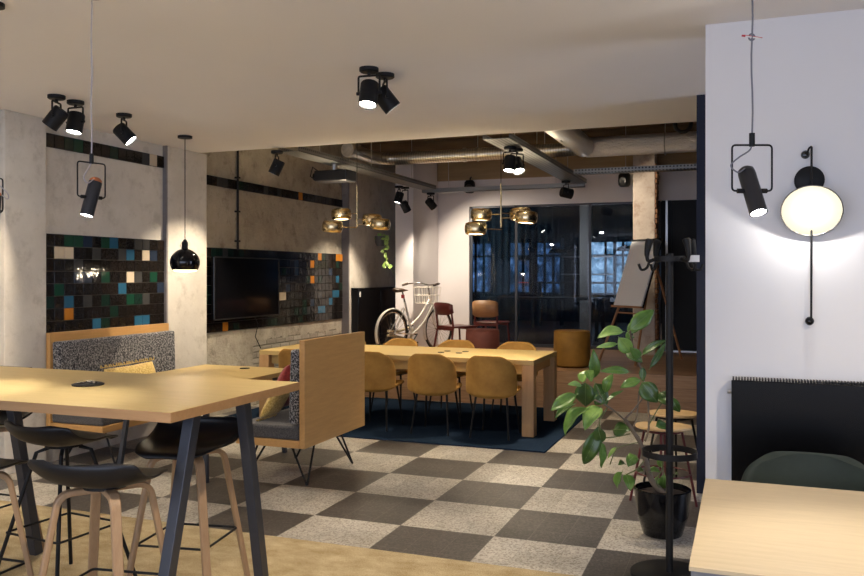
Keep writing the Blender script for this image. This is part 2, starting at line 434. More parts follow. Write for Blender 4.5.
for i in range(38):
    z = PZ + .02 + i * .072
    rng(b, -1.192, -1.155 - .02 * random.random(), 12.1 + .012 * random.random(), 12.40, z, z + .062)
struct('trim_4', b, BRICK, bevel=.006)
# front right white wall, navy wall behind it, far right wall, rear wall with windows
struct('wall_right', rng(bm_(), -.19, 4.0, 4.56, 4.80, 0, H), WALLW)
struct('wall_right', rng(bm_(), -.325, 4.0, 6.31, 6.45, 0, H), NAVY)
struct('wall_right', rng(bm_(), 3.6, 3.75, -3.0, 4.56, 0, H), WALLW)
struct('wall_right', rng(bm_(), 1.9, 2.0, 6.45, BY, 0, TOP), NAVY)
b = bm_(); rng(b, -5.6, 3.6, -3.1, -3.0, 0, .5); rng(b, -5.6, 3.6, -3.1, -3.0, 2.7, H)
for x in (-5.3, -2.6, 0.1, 2.6, 3.4): rng(b, x - .2, x + .2, -3.1, -3.0, .5, 2.7)
struct('wall_front', b, WALLW)
b = bm_(); rng(b, -.325, .6, 9.6, 9.72, 0, .08); b.free()

# glazed partition with sheer curtain and next room
wf = bm_()
for x in (GX0 + .02, -3.42, -2.24, -1.2): rng(wf, x - .018, x + .018, BY + .03, BY + .08, PZ, GZ)
rng(wf, GX0, GX1, BY + .03, BY + .08, GZ - .03, GZ); rng(wf, GX0, GX1, BY + .03, BY + .08, PZ, PZ + .05)
struct('window_1', wf, DGREY)
struct('window_2', rng(bm_(), GX0 + .02, GX1, BY + .05, BY + .058, PZ + .05, GZ - .03), GLASS)
b = bm_(); n = 220; rows = []
for j in range(n + 1):
    x = GX0 + .05 + (GX1 - GX0 - .1) * j / n
    yy = BY + .26 + .035 * math.sin(j * .75) + .02 * math.sin(j * .31 + 1)
    rows.append((b.verts.new((x, yy, PZ + .03)), b.verts.new((x, yy, GZ - .02))))
for a, c_ in zip(rows, rows[1:]): b.faces.new((a[0], c_[0], c_[1], a[1]))
tag(obj('sheer_curtain', b, SHEER, smooth='all'), 'sheer blue-grey curtain hanging full width behind the glass partition', 'curtain')
b = bm_(); rng(b, -1.155, -1.02, BY + .02, BY + .1, PZ, GZ); rng(b, -1.02, 1.9, BY + .04, BY + .1, PZ, GZ); struct('door_1', b, BLACK)
struct('trim_5', rng(bm_(), -1.10, -1.07, BY - .01, BY + .02, PZ, GZ), STEEL)
struct('trim_6', rng(bm_(), -1.0, 1.9, BY - .015, BY + .04, PZ, PZ + .02), STEEL)
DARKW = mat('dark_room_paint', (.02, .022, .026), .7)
b = bm_(); rng(b, -7.5, -7.4, BY + .15, 20.2, PZ, 3.3); rng(b, 1.9, 2.0, BY + .15, 20.2, PZ, 3.3)
rng(b, -7.5, 2, 20.16, 20.25, PZ, 3.3); rng(b, -7.5, -5.75, BY + .05, BY + .15, PZ, 3.3)
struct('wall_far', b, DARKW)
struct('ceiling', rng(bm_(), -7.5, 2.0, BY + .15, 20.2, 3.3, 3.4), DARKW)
struct('floor', rng(bm_(), -7.5, -5.75, BY + .1, 20.2, PZ - .06, PZ), PLANK)
for i, (x0, x1) in enumerate(((-6.65, -6.0), (-5.55, -5.0), (-4.85, -4.2), (-3.55, -2.3), (-1.1, .1), (.3, 1.6))):
    struct('window_%d' % (i + 3), rng(bm_(), x0, x1, 20.12, 20.15, 1.15, 2.4), DUSKB if i == 3 else DUSK)
    b = bm_()
    for t_ in range(4):
        x = x0 + (x1 - x0) * t_ / 3; rng(b, x - .025, x + .025, 20.03, 20.1, 1.15, 2.5)
    rng(b, x0, x1, 20.03, 20.1, 2.05, 2.1); rng(b, x0, x1, 20.03, 20.1, 1.12, 1.17)
    struct('trim_%d' % (i + 7), b, BLACK)
struct('pillar', rng(bm_(), -3.00, -2.83, 16.0, 16.2, PZ, 3.3), WALLW)
tag(obj('light_strip', rng(bm_(), -5.3, -2.9, 19.9, 19.93, 1.4, 1.425), mat('red_led', (.2, 0, 0), .5, emit=(1, .04, .03), es=.5)), 'thin red light line glowing deep in the room behind the glass', 'light strip')
for i, (x, y, z, w, lab) in enumerate(((-4.15, 16.2, 1.9, .16, 'dim hanging lamp behind the glass, leftmost of the four'), (-3.6, 16.8, 2.05, .2, 'hanging lamp behind the glass, second from left'), (-3.3, 16.6, 2.1, .16, 'hanging lamp behind the glass beside the white column'), (-2.05, 15.6, 2.05, .2, 'hanging lamp behind the glass near the flip chart'))):
    t = thing('pendant_lamp', lab, 'lamp', (x, y, z), group='hanging lamps in the room behind the glass')
    obj('lamp_shade', add_lathe(bm_(), [(.03, .1), (w * .8, .07), (w, 0), (w - .01, 0), (w * .75, .05), (.02, .08)], 20), BLACK, t, smooth=True)
    obj('lamp_glow', add_lathe(bm_(), [(0, .01), (w * .6, .01), (w * .6, .03), (0, .03)], 18), mat('dim_lamp_glow', (1, 1, 1), emit=(1, .75, .35), es=.9), t)
    obj('cord', add_tube(bm_(), [(0, 0, .1), (0, 0, 3.3 - z)], .006, 6), BLACK, t)
for i, (x, y, z, lab) in enumerate(((-3.42, 15.4, 2.18, 'bright bare spot behind the glass, left of the white column'), (-2.35, 14.6, 2.35, 'bright bare spot behind the glass, by the peeling pillar'))):
    t = thing('ceiling_spotlight', lab, 'spotlight', (x, y, z), group='spots in the room behind the glass')
    obj('can', add_tube(bm_(), [(0, 0, 0), (0, .05, .1)], .04, 14), BLACK, t, smooth=True)
    obj('lamp_face', add_lathe(bm_(), [(0, -.005), (.034, -.005), (.034, .01), (0, .01)], 14, M=Euler((-.4, 0, 0)).to_matrix().to_4x4()), GLOWC, t)
    obj('stem', add_tube(bm_(), [(0, .05, .09), (0, .05, 3.3 - z)], .008, 6), BLACK, t)
    point_light('far_spot_light', (x, y - .05, z - .08), 9, (1, .9, .8))
def dark_table(x, y, w, lab, h=.75):
    t = thing('long_table', lab, 'table', (x, y, PZ)); DT = mat('dark_stained_wood', (.05, .04, .035), .4)
    obj('tabletop', rng(bm_(), -w / 2, w / 2, -.4, .4, h - .04, h), DT, t)
    for sx in (-1, 1):
        for sy in (-1, 1): obj('leg', rng(bm_(), sx * (w / 2 - .08) - .03, sx * (w / 2 - .08) + .03, sy * .34 - .03, sy * .34 + .03, 0, h - .04), BLACK, t)
dark_table(-3.4, 14.6, 2.2, 'long dark table just behind the glass partition')
dark_table(-2.9, 17.9, 3.0, 'higher dark table further back behind the glass', 1.0)
t = thing('open_shelf', 'dark open wall shelf behind the glass left of the column', 'shelf', (-3.3, 18.6, PZ))
obj('shelf_board', rng(bm_(), -.6, .6, -.15, .15, 1.55, 1.58), STEEL, t); obj('shelf_board', rng(bm_(), -.6, .6, -.15, .15, 1.15, 1.18), STEEL, t)
for sx in (-1, 1): obj('post', rng(bm_(), sx * .6 - .015, sx * .6 + .015, -.15, .15, 0, 2.0), BLACK, t)

# ------------------------------------------------------------------ tiles on the left wall
def tile_panel(name, label, y0, y1, z0, z1, special, seed, XW=XW):
    rnd = random.Random(seed); pitch = .108
    nc = max(1, round((y1 - y0) / pitch)); nr = max(1, round((z1 - z0) / pitch)); py, pz = (y1 - y0) / nc, (z1 - z0) / nr
    bm = rng(bm_(), XW, XW + .012, y0, y1, z0, z1, mi=9); g = .003
    for r in range(nr):
        for c in range(nc):
            mi = special.get((r, c))
            if mi is None:
                q = rnd.random(); mi = 0 if q < .74 else 6 if q < .9 else 5 if q < .915 else 7 if q < .975 else 8
            add_box(bm, (XW + .016, y0 + (c + .5) * py, z1 - (r + .5) * pz), (.014, py - 2 * g, pz - 2 * g), Euler(((0, (rnd.random() - .5) * .03, (rnd.random() - .5) * .03))), mi=mi)
    o = obj(name, bm, TILES, bevel=.0015, seg=1); o['kind'] = 'structure'
    return o
G, Bl, O, Cr, Ch, Dg, Nv = 1, 2, 3, 4, 5, 7, 8
tile_panel('trim_13', '', 5.31, 6.85, .99, 1.954, {(0, 2): G, (0, 3): G, (0, 6): G, (0, 7): Bl, (0, 10): Ch, (0, 11): Ch, (1, 1): Cr, (1, 2): Cr, (1, 8): Ch, (1, 9): Bl, (1, 11): Cr, (2, 3): Ch, (3, 3): Nv, (3, 4): Nv, (3, 6): G, (3, 9): Cr, (3, 10): Ch, (3, 12): G,
    (4, 1): G, (4, 8): Bl, (5, 2): Bl, (5, 4): Ch, (5, 9): G, (5, 11): Ch, (6, 2): O, (7, 5): Bl, (7, 10): Bl, (7, 11): Bl}, 3)
tile_panel('trim_14', '', 7.52, 10.96, .95, 1.91, {(0, 0): Ch, (0, 3): Dg, (0, 25): O, (0, 30): O, (0, 31): O, (1, 23): O, (1, 19): Nv, (2, 19): Nv, (3, 23): O, (3, 22): Dg, (3, 30): Bl, (4, 17): Nv, (5, 16): Cr, (5, 15): Cr, (5, 29): Bl, (5, 30): Bl, (6, 28): Bl, (7, 25): Bl, (7, 26): Bl, (7, 21): Dg, (8, 4): O, (0, 5): Dg, (0, 7): Dg}, 5, XR)
tile_panel('trim_15', '', 5.31, 6.85, 2.69, 2.81, {(0, 2): Dg, (0, 3): G, (0, 7): Dg, (0, 11): Ch, (0, 12): Cr}, 8)
tile_panel('trim_16', '', 7.52, 10.96, 2.61, 2.72, {(0, 3): Ch, (0, 4): Ch, (0, 20): O, (0, 12): Ch}, 9, XR)
# tv
t = thing('television', 'large black flat television on the tiled wall', 'television', (-5.52, 8.33, 1.45))
obj('screen', rng(bm_(), -.02, .02, -.68, .68, -.355, .355), BLACKG, t, bevel=.006)
obj('screen_bezel', add_tube(bm_(), round_loop([(.022, -.675, -.35), (.022, .675, -.35), (.022, .675, .35), (.022, -.675, .35)], .01), .007, 6, True), BLACK, t)
obj('wall_bracket', rng(bm_(), -.085, -.02, -.25, .25, -.15, .15), BLACK, t)
obj('power_cable', add_tube(bm_(), [(-.03, .2, -.35), (-.03, .28, -.45), (-.03, .22, -.6), (-.03, .34, -.75)], .006, 6), BLACK, t, smooth=True)
b = add_tube(bm_(), [(XR + .03, 8.24, 1.9), (XR + .03, 8.24, TOP)], .014, 8)
o = obj('conduit_pipe', b, BLACK, smooth=True); tag(o, 'thin black vertical conduit on the plaster wall above the television', 'pipe')
for z in (2.0, 2.35, 2.75, 3.1): obj('pipe_clip', add_box(bm_(), (XR + .025, 8.24, z), (.05, .05, .02)), BLACK, o)

# ------------------------------------------------------------------ ducts and cable trays
def duct(name, label, pts, r, m, hangers=(), cap=False):
    o = obj(name, add_tube(bm_(), arc_pts(pts, .3, 8), r, 24), m, smooth=True); tag(o, label, 'duct')
    for (x, y, z) in hangers:
        h = bm_(); add_tube(h, [(x, y, z + r), (x, y, TOP)], .006, 6)
        add_tube(h, [(x, y + (r + .004) * math.cos(a), z + (r + .004) * math.sin(a)) for a in [2 * PI * i / 20 for i in range(20)]], .008, 6, True)
        obj('hanger', h, GALV, o)
    return o
zc = 3.2
dd = duct('air_duct', 'round spiral steel duct with an elbow above the brass lamps', [(-4.73, 9.45, zc), (-4.70, 10.38, zc), (-1.9, 10.38, zc)], .085, SPIRAL, ((-3.3, 10.38, zc), (-2.5, 10.38, zc)))
obj('duct_cap', add_lathe(bm_(), [(0, .03), (.09, .03), (.097, 0), (.09, -.06), (0, -.06)], 24, c=(-4.73, 9.42, zc), M=towards((0, -1, 0))), GALV, dd, smooth=True)
obj('duct_collar', add_tube(bm_(), [(-3.5, 10.38, zc), (-3.46, 10.38, zc)], .093, 24), GALV, dd, smooth=True)
duct('air_duct', 'foil wrapped horizontal duct running right to the navy wall', [(-1.86, 10.38, zc + .01), (-1.0, 10.38, zc + .01), (1.88, 10.38, zc + .01)], .125, FOIL, ((-.9, 10.38, zc),))
duct('air_duct', 'foil wrapped duct coming forward under the dropped ceiling edge', [(-1.87, 7.6, 3.2), (-1.87, 9.9, 3.2), (-1.87, 10.24, 3.2)], .13, FOIL, ((-1.87, 8.9, 3.2),))
def tray(label, x0, x1, y0, y1, z, along):
    t = thing('cable_tray', label, 'cable tray', ((x0 + x1) / 2, (y0 + y1) / 2, z)); a, b_ = (x1 - x0) / 2, (y1 - y0) / 2
    bm = rng(bm_(), -a, a, -b_, b_, 0, .004)
    if along == 'Y': rng(bm, -a, -a + .004, -b_, b_, 0, .06); rng(bm, a - .004, a, -b_, b_, 0, .06)
    else: rng(bm, -a, a, -b_, -b_ + .004, 0, .06); rng(bm, -a, a, b_ - .004, b_, 0, .06)
    obj('channel', bm, PERF, t)
    n = 3
    for i in range(n):
        f = (i + .5) / n * 2 - 1; p = (0, f * b_) if along == 'Y' else (f * a, 0)
        h = add_tube(bm_(), [(p[0], p[1], .004), (p[0], p[1], TOP - z)], .004, 6); obj('threaded_rod', h, GALV, t)
tray('perforated steel cable tray over the projector', -4.54, -4.30, 7.42, 11.48, 2.88, 'Y')
tray('wide perforated cable tray carrying the double spotlight above the table', -2.31, -2.05, 7.42, 11.45, 2.88, 'Y')
tray('narrow cable tray crossing in front of the glass partition', -4.54, -2.10, 11.5, 11.62, 2.84, 'X')
tray('narrow cable tray running to the navy wall below the foil duct', -2.05, 1.85, 10.50, 10.66, 2.90, 'X')
lp = [(-.63 + .085 * math.cos(a), 9.45, 3.27 + .09 * math.sin(a)) for a in [PI + PI * i / 12 for i in range(13)]]
tag(obj('cable_loop', add_tube(bm_(), [(lp[0][0], 9.45, TOP)] + lp + [(lp[-1][0], 9.45, TOP)], .022, 8), BLACK, smooth=True), 'thick black cable hanging in a loop beside the foil duct', 'cable')

# ------------------------------------------------------------------ spotlights
PK = 3.3
def spotlamp(label, loc, aim, lit=True, power=25, drop=.16, group='black ceiling spotlights', size=64, r=.060, L=.155, col=(1, .84, .64), glow=True):
    t = thing('ceiling_spotlight', label, 'spotlight', loc, 0, group); d = Vector(aim).normalized(); c = Vector((0, 0, -drop))
    obj('canopy', add_lathe(bm_(), [(0, 0), (.062, 0), (.062, -.022), (.055, -.028), (0, -.028)], 24), BLACK, t, smooth=True)
    side = d.cross(Vector((0, 0, 1))); side = side.normalized() if side.length > .05 else Vector((1, 0, 0))
    w = r + .012
    br_ = arc_pts([c + side * w, Vector((0, 0, -.05)) + side * w, Vector((0, 0, -.05)) - side * w, c - side * w], .012, 3)
    y = bm_(); add_tube(y, br_, .007, 8); add_tube(y, [(0, 0, -.02), (0, 0, -.055)], .011, 8); obj('yoke', y, BLACK, t)
    for s in (-1, 1): obj('knob', add_tube(bm_(), [c + side * s * (w - .012), c + side * s * (w + .012)], .011, 10), BLACK, t)
    M = towards(d)
    obj('can', add_lathe(bm_(), [(0, -L * .45), (r * .9, -L * .45), (r, -L * .38), (r, L * .55), (r - .006, L * .55), (r - .006, L * .3), (0, L * .3)], 28, c=c, M=M), BLACK, t, smooth=True)
    q = obj('lamp_face', add_lathe(bm_(), [(0, L * .42), (r - .008, L * .42), (r - .008, L * .48), (0, L * .50)], 24, c=c, M=M), GLOWC if glow else BLACK, t)
    if lit: spot_light('spot_lamp_light', Vector(loc) + c + d * (L * .6), d, power * PK, size, .6, col)
    return t
def cl(px, py, z=H): # point on horizontal plane z seen at px, py
    d = FPX * (z - EYE) / (275 - py); p = at(px, py, d); p.z = z; return p
spotlamp('black ceiling spotlight at far left aimed at the pillar', cl(56.5, 95.5), (-.62, -.25, -.85), power=30)
spotlamp('black ceiling spotlight beside the far left one, glowing face down', cl(75.5, 101), (.0, -.22, -1), power=26)
spotlamp('single black ceiling spotlight tilted right above the tiled wall', cl(124, 114), (.72, .35, -.85), power=22)
spotlamp('black ceiling spotlight at centre with bright lamp facing down', cl(369, 68), (.02, -.3, -1), power=26)
spotlamp('black ceiling spotlight at centre tucked behind, turned to the right', cl(385, 74), (.62, .42, -.9), power=26)
G2 = 'spotlights under the cable trays'
TZ = 2.878
spotlamp('spotlight hanging under the left cable tray nearest the plaster wall', cl(277, 151, TZ), (-.45, -.15, -1), power=26, group=G2, size=85)
spotlamp('glowing spotlight under the middle tray, left of the pair', cl(510, 147, TZ), (-.05, -.25, -1), power=24, group=G2)
spotlamp('spotlight under the middle tray, right of the pair', cl(517, 149, TZ), (.35, -.35, -.9), power=14, group=G2)
spotlamp('dark spotlight at the far end of the middle cable tray', cl(566, 181, TZ), (.85, .6, -.2), power=15, group=G2, r=.07, glow=False, size=75)
spotlamp('glowing spotlight at far end of the left tray', cl(399, 186, TZ), (-.22, -.16, -1), power=30, group=G2, size=100)
spotlamp('spotlight next to the glowing one over the bicycle', cl(405, 187, TZ), (.3, .5, -.9), power=14, group=G2, size=100, drop=.28, glow=False)
spotlamp('dark spotlight at the left end of the crossing tray', Vector((-4.42, 11.56, 2.84)), (.35, .55, -.6), power=13, group=G2, glow=False, size=120)
# speakers
def speaker(label, c, d):
    t = thing('wall_speaker', label, 'speaker', c, 0, 'black loudspeakers near the exposed ceiling')
    obj('body', add_lathe(bm_(), [(0, -.10), (.06, -.10), (.085, -.07), (.09, 0), (.085, .07), (.06, .10), (0, .10)], 20), BLACK, t, smooth=True)
    obj('grille', add_lathe(bm_(), [(0, 0), (.05, 0), (.055, -.02), (0, -.02)], 20, c=Vector(d) * .085, M=towards(d)), BLACKM, t)
    obj('bracket', add_tube(bm_(), [(0, .03, .0), (0, .03, .14), (0, .12, .18)], .012, 8), BLACK, t)
speaker('black loudspeaker on the wall above the glass, behind the crossing tray', (-4.15, 12.62, 3.03), (.2, -1, -.3))
speaker('black rounded loudspeaker beside the peeling pillar top', (-1.62, 12.1, 2.98), (-.2, -1, -.2))
# projector
t = thing('projector', 'black projector hanging below the cable tray', 'projector', (-4.42, 8.45, 2.74), math.radians(0))
obj('body', rng(bm_(), -.20, .22, -.13, .13, -.065, .06), BLACKM, t, bevel=.015)
obj('lens', add_tube(bm_(), [(-.2, -.03, 0), (-.25, -.03, 0)], .04, 18), BLACKG, t)
obj('mount', add_tube(bm_(), [(0, 0, .05), (0, 0, .14)], .03, 12), STEEL, t)
obj('cable', add_tube(bm_(), [(-.15, -.1, .05), (-.22, -.12, .1), (-.26, -.1, .0), (-.2, -.1, -.04)], .008, 6), BLACK, t, smooth=True)

# ------------------------------------------------------------------ pendant spots in wire frames
def frame_pendant(label, loc, rz, tilt, cap, glow=True, side=1, sc=.95, cab=CABLE, power=60, size=58, stick=False, cf=1):
    """loc = centre of wire frame"""
    t = thing('pendant_spotlight', label, 'pendant lamp', loc, rz, 'black pendant spotlights in wire frames'); w, h = .074 * sc, .085 * sc
    obj('wire_frame', add_tube(bm_(), round_loop([(-w, 0, -h), (w, 0, -h), (w, 0, h), (-w, 0, h)], .012), .0032, 8, True), BLACK, t, smooth=True) if False else None
    f = bm_(); add_tube(f, arc_pts([(-w + .03, 0, -h), (-w, 0, -h), (-w, 0, h), (w, 0, h), (w, 0, -h), (w - .03, 0, -h)], .014), .0036, 8); obj('wire_frame', f, BLACK, t, smooth=True)
    obj('cord_grip', add_tube(bm_(), [(0, 0, h - .005), (0, 0, h + .042)], .010, 12), BLACK, t, smooth=True)
    top = H - loc[2]; pts = [(0, 0, h + .03)] + [(.0025 * math.sin(i * 1.3), 0, h + .05 + (top - h - .05) * i / 12) for i in range(1, 12)] + [(0, 0, top)]
    obj('cord', add_tube(bm_(), pts, .0032, 7), cab, t, smooth=True)
    obj('ceiling_rose', add_lathe(bm_(), [(0, 0), (.05, 0), (.05, -.02), (0, -.025)], 20, c=(0, 0, top)), BLACK, t)
    d = Vector(tilt).normalized(); c = Vector((0, 0, -h)); M = towards(d); L = .19 * sc; r = .032 * sc
    for s in (-1, 1): obj('pivot', add_tube(bm_(), [c + Vector((s * (r - .004), 0, 0)), c + Vector((s * (w - .018), 0, 0))], .0085, 12), BLACK, t)
    obj('barrel', add_lathe(bm_(), [(0, -L * .42), (r * .97, -L * .42), (r, -L * .38), (r, L * .5), (r - .004, L * .5), (r - .004, L * .42), (0, L * .42)], 30, c=c, M=M), mat('dark_anodised', (.03, .03, .035), .35, .4), t, smooth=True)
    obj('end_cap', add_lathe(bm_(), [(r * .97, -L * .42), (r * .9, -L * .48), (r * .55, -L * .53), (0, -L * .55)], 26, c=c, M=M), cap, t, smooth=True)
    obj('lamp_face', add_lathe(bm_(), [(0, L * .44), (r - .005, L * .44), (r - .005, L * .485), (0, L * .49)], 24, c=c, M=M), GLOWP, t)
    p1 = c - d * (L * .38)
    obj('loose_cord', add_tube(bm_(), cat_interp([(0, 0, h), (side * -.01, 0, h - .02), (side * -.05 * cf, -.01, h - .045), (side * -.082 * cf, -.02, h - .075), (side * -.06 * cf, -.03, h - .10), tuple(p1 + Vector((side * -.01, -.012, .02))), tuple(p1)], 5), .0028, 7), cab, t, smooth=True)
    if stick:
        zz = .462
        obj('knot', add_tube(bm_(), [(.010 * math.cos(a), .003, zz + .011 * math.sin(a)) for a in [2 * PI * i / 14 for i in range(14)]], .0034, 7, True), cab, t, smooth=True)
        q = obj('stick', add_tube(bm_(), [(-.032, 0, zz + .004), (.032, 0, zz - .006)], .0028, 7), WHITE, t)
        obj('stick_tip', add_tube(bm_(), [(-.036, 0, zz + .0048), (-.024, 0, zz + .003)], .0034, 7), REDP, q); obj('stick_edge', add_tube(bm_(), [(-.03, -.001, zz + .0065), (.036, -.001, zz - .0035)], .0015, 6), REDP, q)
    Rz = Matrix.Rotation(rz, 3, 'Z'); spot_light('pendant_spot_light', Vector(loc) + Rz @ (c + d * (L * .52)), Rz @ d, power, size, .7, (1, .93, .84), .02)
    return t
pl = at(91.5, 180, 3.83)
frame_pendant('pendant spotlight with copper cap over the high oak table', tuple(pl), YAW + .95, tuple(Matrix.Rotation(-.95, 3, 'Z') @ Vector((-.17, -.22, -1))), COPPER, side=1, cab=PCABLE, power=20, size=74, cf=.62)
frame_pendant('pendant spotlight cut off by the left picture edge', tuple(at(-6.5, 194, 3.98)), YAW + 1.45, (0, .1, -1), COPPER, side=-1, cab=PCABLE, power=18)
pr = at(752, 168, 2.89)
frame_pendant('pendant spotlight on a knotted cord before the white wall', tuple(pr), YAW, (.10, -.48, -1), mat('dark_cap', (.03, .03, .03), .4), side=1, power=19, size=84, stick=True)
# globe pendant
gp = cl(185, 136)
t = thing('globe_pendant_lamp', 'glossy black globe pendant lamp hanging before the pillar', 'pendant lamp', (gp.x, gp.y, gp.z))
dz = -1.2; R_ = .138
obj('ceiling_rose', add_lathe(bm_(), [(0, 0), (.068, 0), (.068, -.022), (0, -.028)], 24), BLACK, t, smooth=True)
obj('cord', add_tube(bm_(), [(0, 0, -.02), (0, 0, dz + R_ + .08)], .004, 6), BLACK, t)
obj('socket', add_lathe(bm_(), [(0, .09), (.012, .09), (.028, .06), (.03, 0), (0, 0)], 20, c=(0, 0, dz + R_ - .01)), BLACK, t, smooth=True)
pf = [(R_ * math.cos(a), R_ * .93 * math.sin(a)) for a in [math.radians(88 - i * 10.2) for i in range(13)]]
pf += [(r - .006, z + .004) for r, z in pf[::-1]]
obj('lamp_shade', add_lathe(bm_(), pf, 36, c=(0, 0, dz)), BLACKG, t, smooth=True)
obj('bulb', add_lathe(bm_(), [(0, .04)] + [(.035 * math.sin(a), .035 * math.cos(a)) for a in [.4, .9, 1.5, 2.1, 2.7]] + [(0, -.036)], 16, c=(0, 0, dz - .03)), GLOW, t, smooth=True)
obj('diffuser', add_lathe(bm_(), [(0, -.066), (.106, -.066), (.108, -.078), (.085, -.088), (0, -.092)], 28, c=(0, 0, dz)), GLOWS, t)
obj('wire_loop', add_tube(bm_(), [(-.03, 0, dz + R_ + .06), (-.055, 0, dz + R_ + .02), (-.03, 0, dz + R_ - .015)], .004, 6), STEEL, t)
point_light('globe_light', (gp.x, gp.y, gp.z + dz - .09), 12, (1, .82, .6), .035)

# ------------------------------------------------------------------ brass chandeliers
def chandelier(label, loc, arms, cz):
    t = thing('brass_chandelier', label, 'chandelier', loc, 0, 'brass chandeliers over the long table')
    obj('stem', add_tube(bm_(), [(0, 0, -.09), (0, 0, .38)], .009, 10), BRASS, t, smooth=True)
    obj('wire', add_tube(bm_(), [(0, 0, .36), (0, 0, TOP - loc[2])], .004, 6), BLACK, t)
    for (lx, dpt, z) in arms:
        p = Vector((lx * CS - dpt * SN, lx * SN + dpt * CS, z))
        q = obj('arm', add_tube(bm_(), [(0, 0, z), p * .99], .005, 8), BRASS, t)
    for (lx, dpt, z) in arms:
        p = Vector((lx * CS - dpt * SN, lx * SN + dpt * CS, z))
        tl = Euler((random.uniform(-.06, .06), random.uniform(-.1, .1), 0)).to_matrix().to_4x4()
        q = obj('lamp_drum', add_lathe(bm_(), [(.090, .062), (.106, .056), (.116, .030), (.118, 0), (.116, -.030), (.106, -.056), (.090, -.062), (.084, -.056), (.084, .056), (.090, .062)], 32, c=p, M=tl), BRASS, t, smooth=50)
        obj('diffuser', add_lathe(bm_(), [(0, .055), (.085, .055), (.085, .04), (.085, -.04), (.085, -.055), (0, -.055)], 28, c=p, M=tl), GLOWS, q)
        w = Vector(loc) + p
        spot_light('drum_light', w + Vector((0, 0, -.065)), (0, 0, -1), 17.0, 150, .8, (1, .83, .58), .07)
        spot_light('drum_uplight', w + Vector((0, 0, .065)), (0, 0, 1), 13, 150, .8, (1, .83, .58), .07)
c1 = at(501, 219, 8.76); c2 = at(357, 219, 9.37)
m_ = 8.76 / FPX
chandelier('brass four-drum chandelier in front of the glass partition', tuple(c1), [(-19 * m_, .12, 5 * m_), (-26 * m_, -.16, -10.5 * m_), (21 * m_, .16, 6 * m_), (24 * m_, -.12, .8 * m_)], 0)
m_ = 9.37 / FPX
chandelier('brass four-drum chandelier against the plaster wall', tuple(c2), [(-17 * m_, .14, 5.5 * m_), (-23 * m_, -.14, -8.5 * m_), (14 * m_, .18, 0 * m_), (24 * m_, -.16, -6 * m_)], 0)

# ------------------------------------------------------------------ wall lamp on the white wall
wy = 4.56; wp = at(809.5, 180, 4.13); wp.y = wy
t = thing('wall_lamp', 'black swing-arm wall lamp with a round glowing dish', 'wall lamp', (wp.x, wy, wp.z))
mm = 4.13 / FPX
obj('wall_plate', add_lathe(bm_(), [(0, 0), (14 * mm, 0), (14 * mm, .02), (13 * mm, .024), (0, .024)], 32, M=towards((0, -1, 0))), BLACK, t, smooth=True)
obj('rod', add_tube(bm_(), [(.008, -.05, 32 * mm), (.006, -.05, -141 * mm)], .0055, 10), BLACK, t, smooth=True)
obj('top_hook', add_tube(bm_(), arc_pts([(.008, -.05, 30 * mm), (.008, -.05, 33 * mm), (-.005, -.05, 31 * mm), (-.012, -.03, 25 * mm)], .01), .005, 8), BLACK, t, smooth=True)
obj('wall_knob', add_lathe(bm_(), [(0, .028), (.014, .024), (.021, .012), (.021, 0), (0, 0)], 18, c=(-.018, 0, 26 * mm), M=towards((0, -1, 0))), BLACKG, t, smooth=True)
obj('end_ball', add_lathe(bm_(), [(0, .022)] + [(.022 * math.sin(a), .022 * math.cos(a)) for a in (.5, 1, 1.57, 2.1, 2.7)] + [(0, -.022)], 18, c=(0, -.03, -141 * mm)), BLACKG, t, smooth=True)
obj('end_arm', add_tube(bm_(), [(0, -.03, -141 * mm), (0, 0, -141 * mm)], .006, 8), BLACK, t)
ax = Vector((-.05, -1, -.62)).normalized(); dc = Vector((.004, -.10, -31 * mm)); M = towards(ax); dr = .142
obj('joint', add_tube(bm_(), [(.006, -.05, -8 * mm), (.004, -.075, -18 * mm)], .017, 14), BLACK, t, smooth=True)
obj('dish', add_lathe(bm_(), [(0, -.055), (.05, -.052), (.11, -.03), (dr, .012), (dr - .004, .014), (.106, -.024), (.048, -.046), (0, -.048)], 44, c=dc, M=M), mat('dish_outside', (.10, .09, .08), .4), t, smooth=True)
obj('dish_lining', add_lathe(bm_(), [(0, -.043), (.048, -.041), (.105, -.019), (dr - .006, .0125)], 44, c=dc, M=M), mat('lit_dish_lining', (.07, .06, .045), .8, emit=(1, .90, .62), es=.48), t, smooth=True)
obj('bulb', add_lathe(bm_(), [(0, .030)] + [(.026 * math.sin(a), .004 + .026 * math.cos(a)) for a in (.5, 1, 1.57, 2.1, 2.7)] + [(0, -.04)], 20, c=dc, M=M), mat('frosted_bulb', (1, 1, 1), emit=(1, .92, .72), es=1.5), t, smooth=True)
point_light('wall_lamp_light', Vector((wp.x, wy, wp.z)) + dc + ax * .06, 3.2, (1, .95, .88), .012)

# black radiator on white wall
t = thing('radiator', 'wide black flat radiator with ribbed top on white wall', 'radiator', (.85, 4.558, .2))
obj('front_panel', rng(bm_(), -.91, .91, -.115, -.095, 0, .865), mat('radiator_black', (.003, .003, .0035), .25, spec=.15), t, bevel=.004)
obj('body', rng(bm_(), -.905, .905, -.094, -.03, .01, .845), BLACK, t)
b = bm_()
for i in range(130): rng(b, -.905 + i * .014, -.905 + i * .014 + .007, -.11, -.03, .845, .875)
obj('top_grille', b, BLACK, t); obj('valve', add_tube(bm_(), [(-.93, -.06, .80), (-.9, -.06, .80)], .012, 10), STEEL, t)
for x in (-.6, .6): obj('bracket', rng(bm_(), x - .03, x + .03, -.03, 0, .3, .5), BLACK, t)

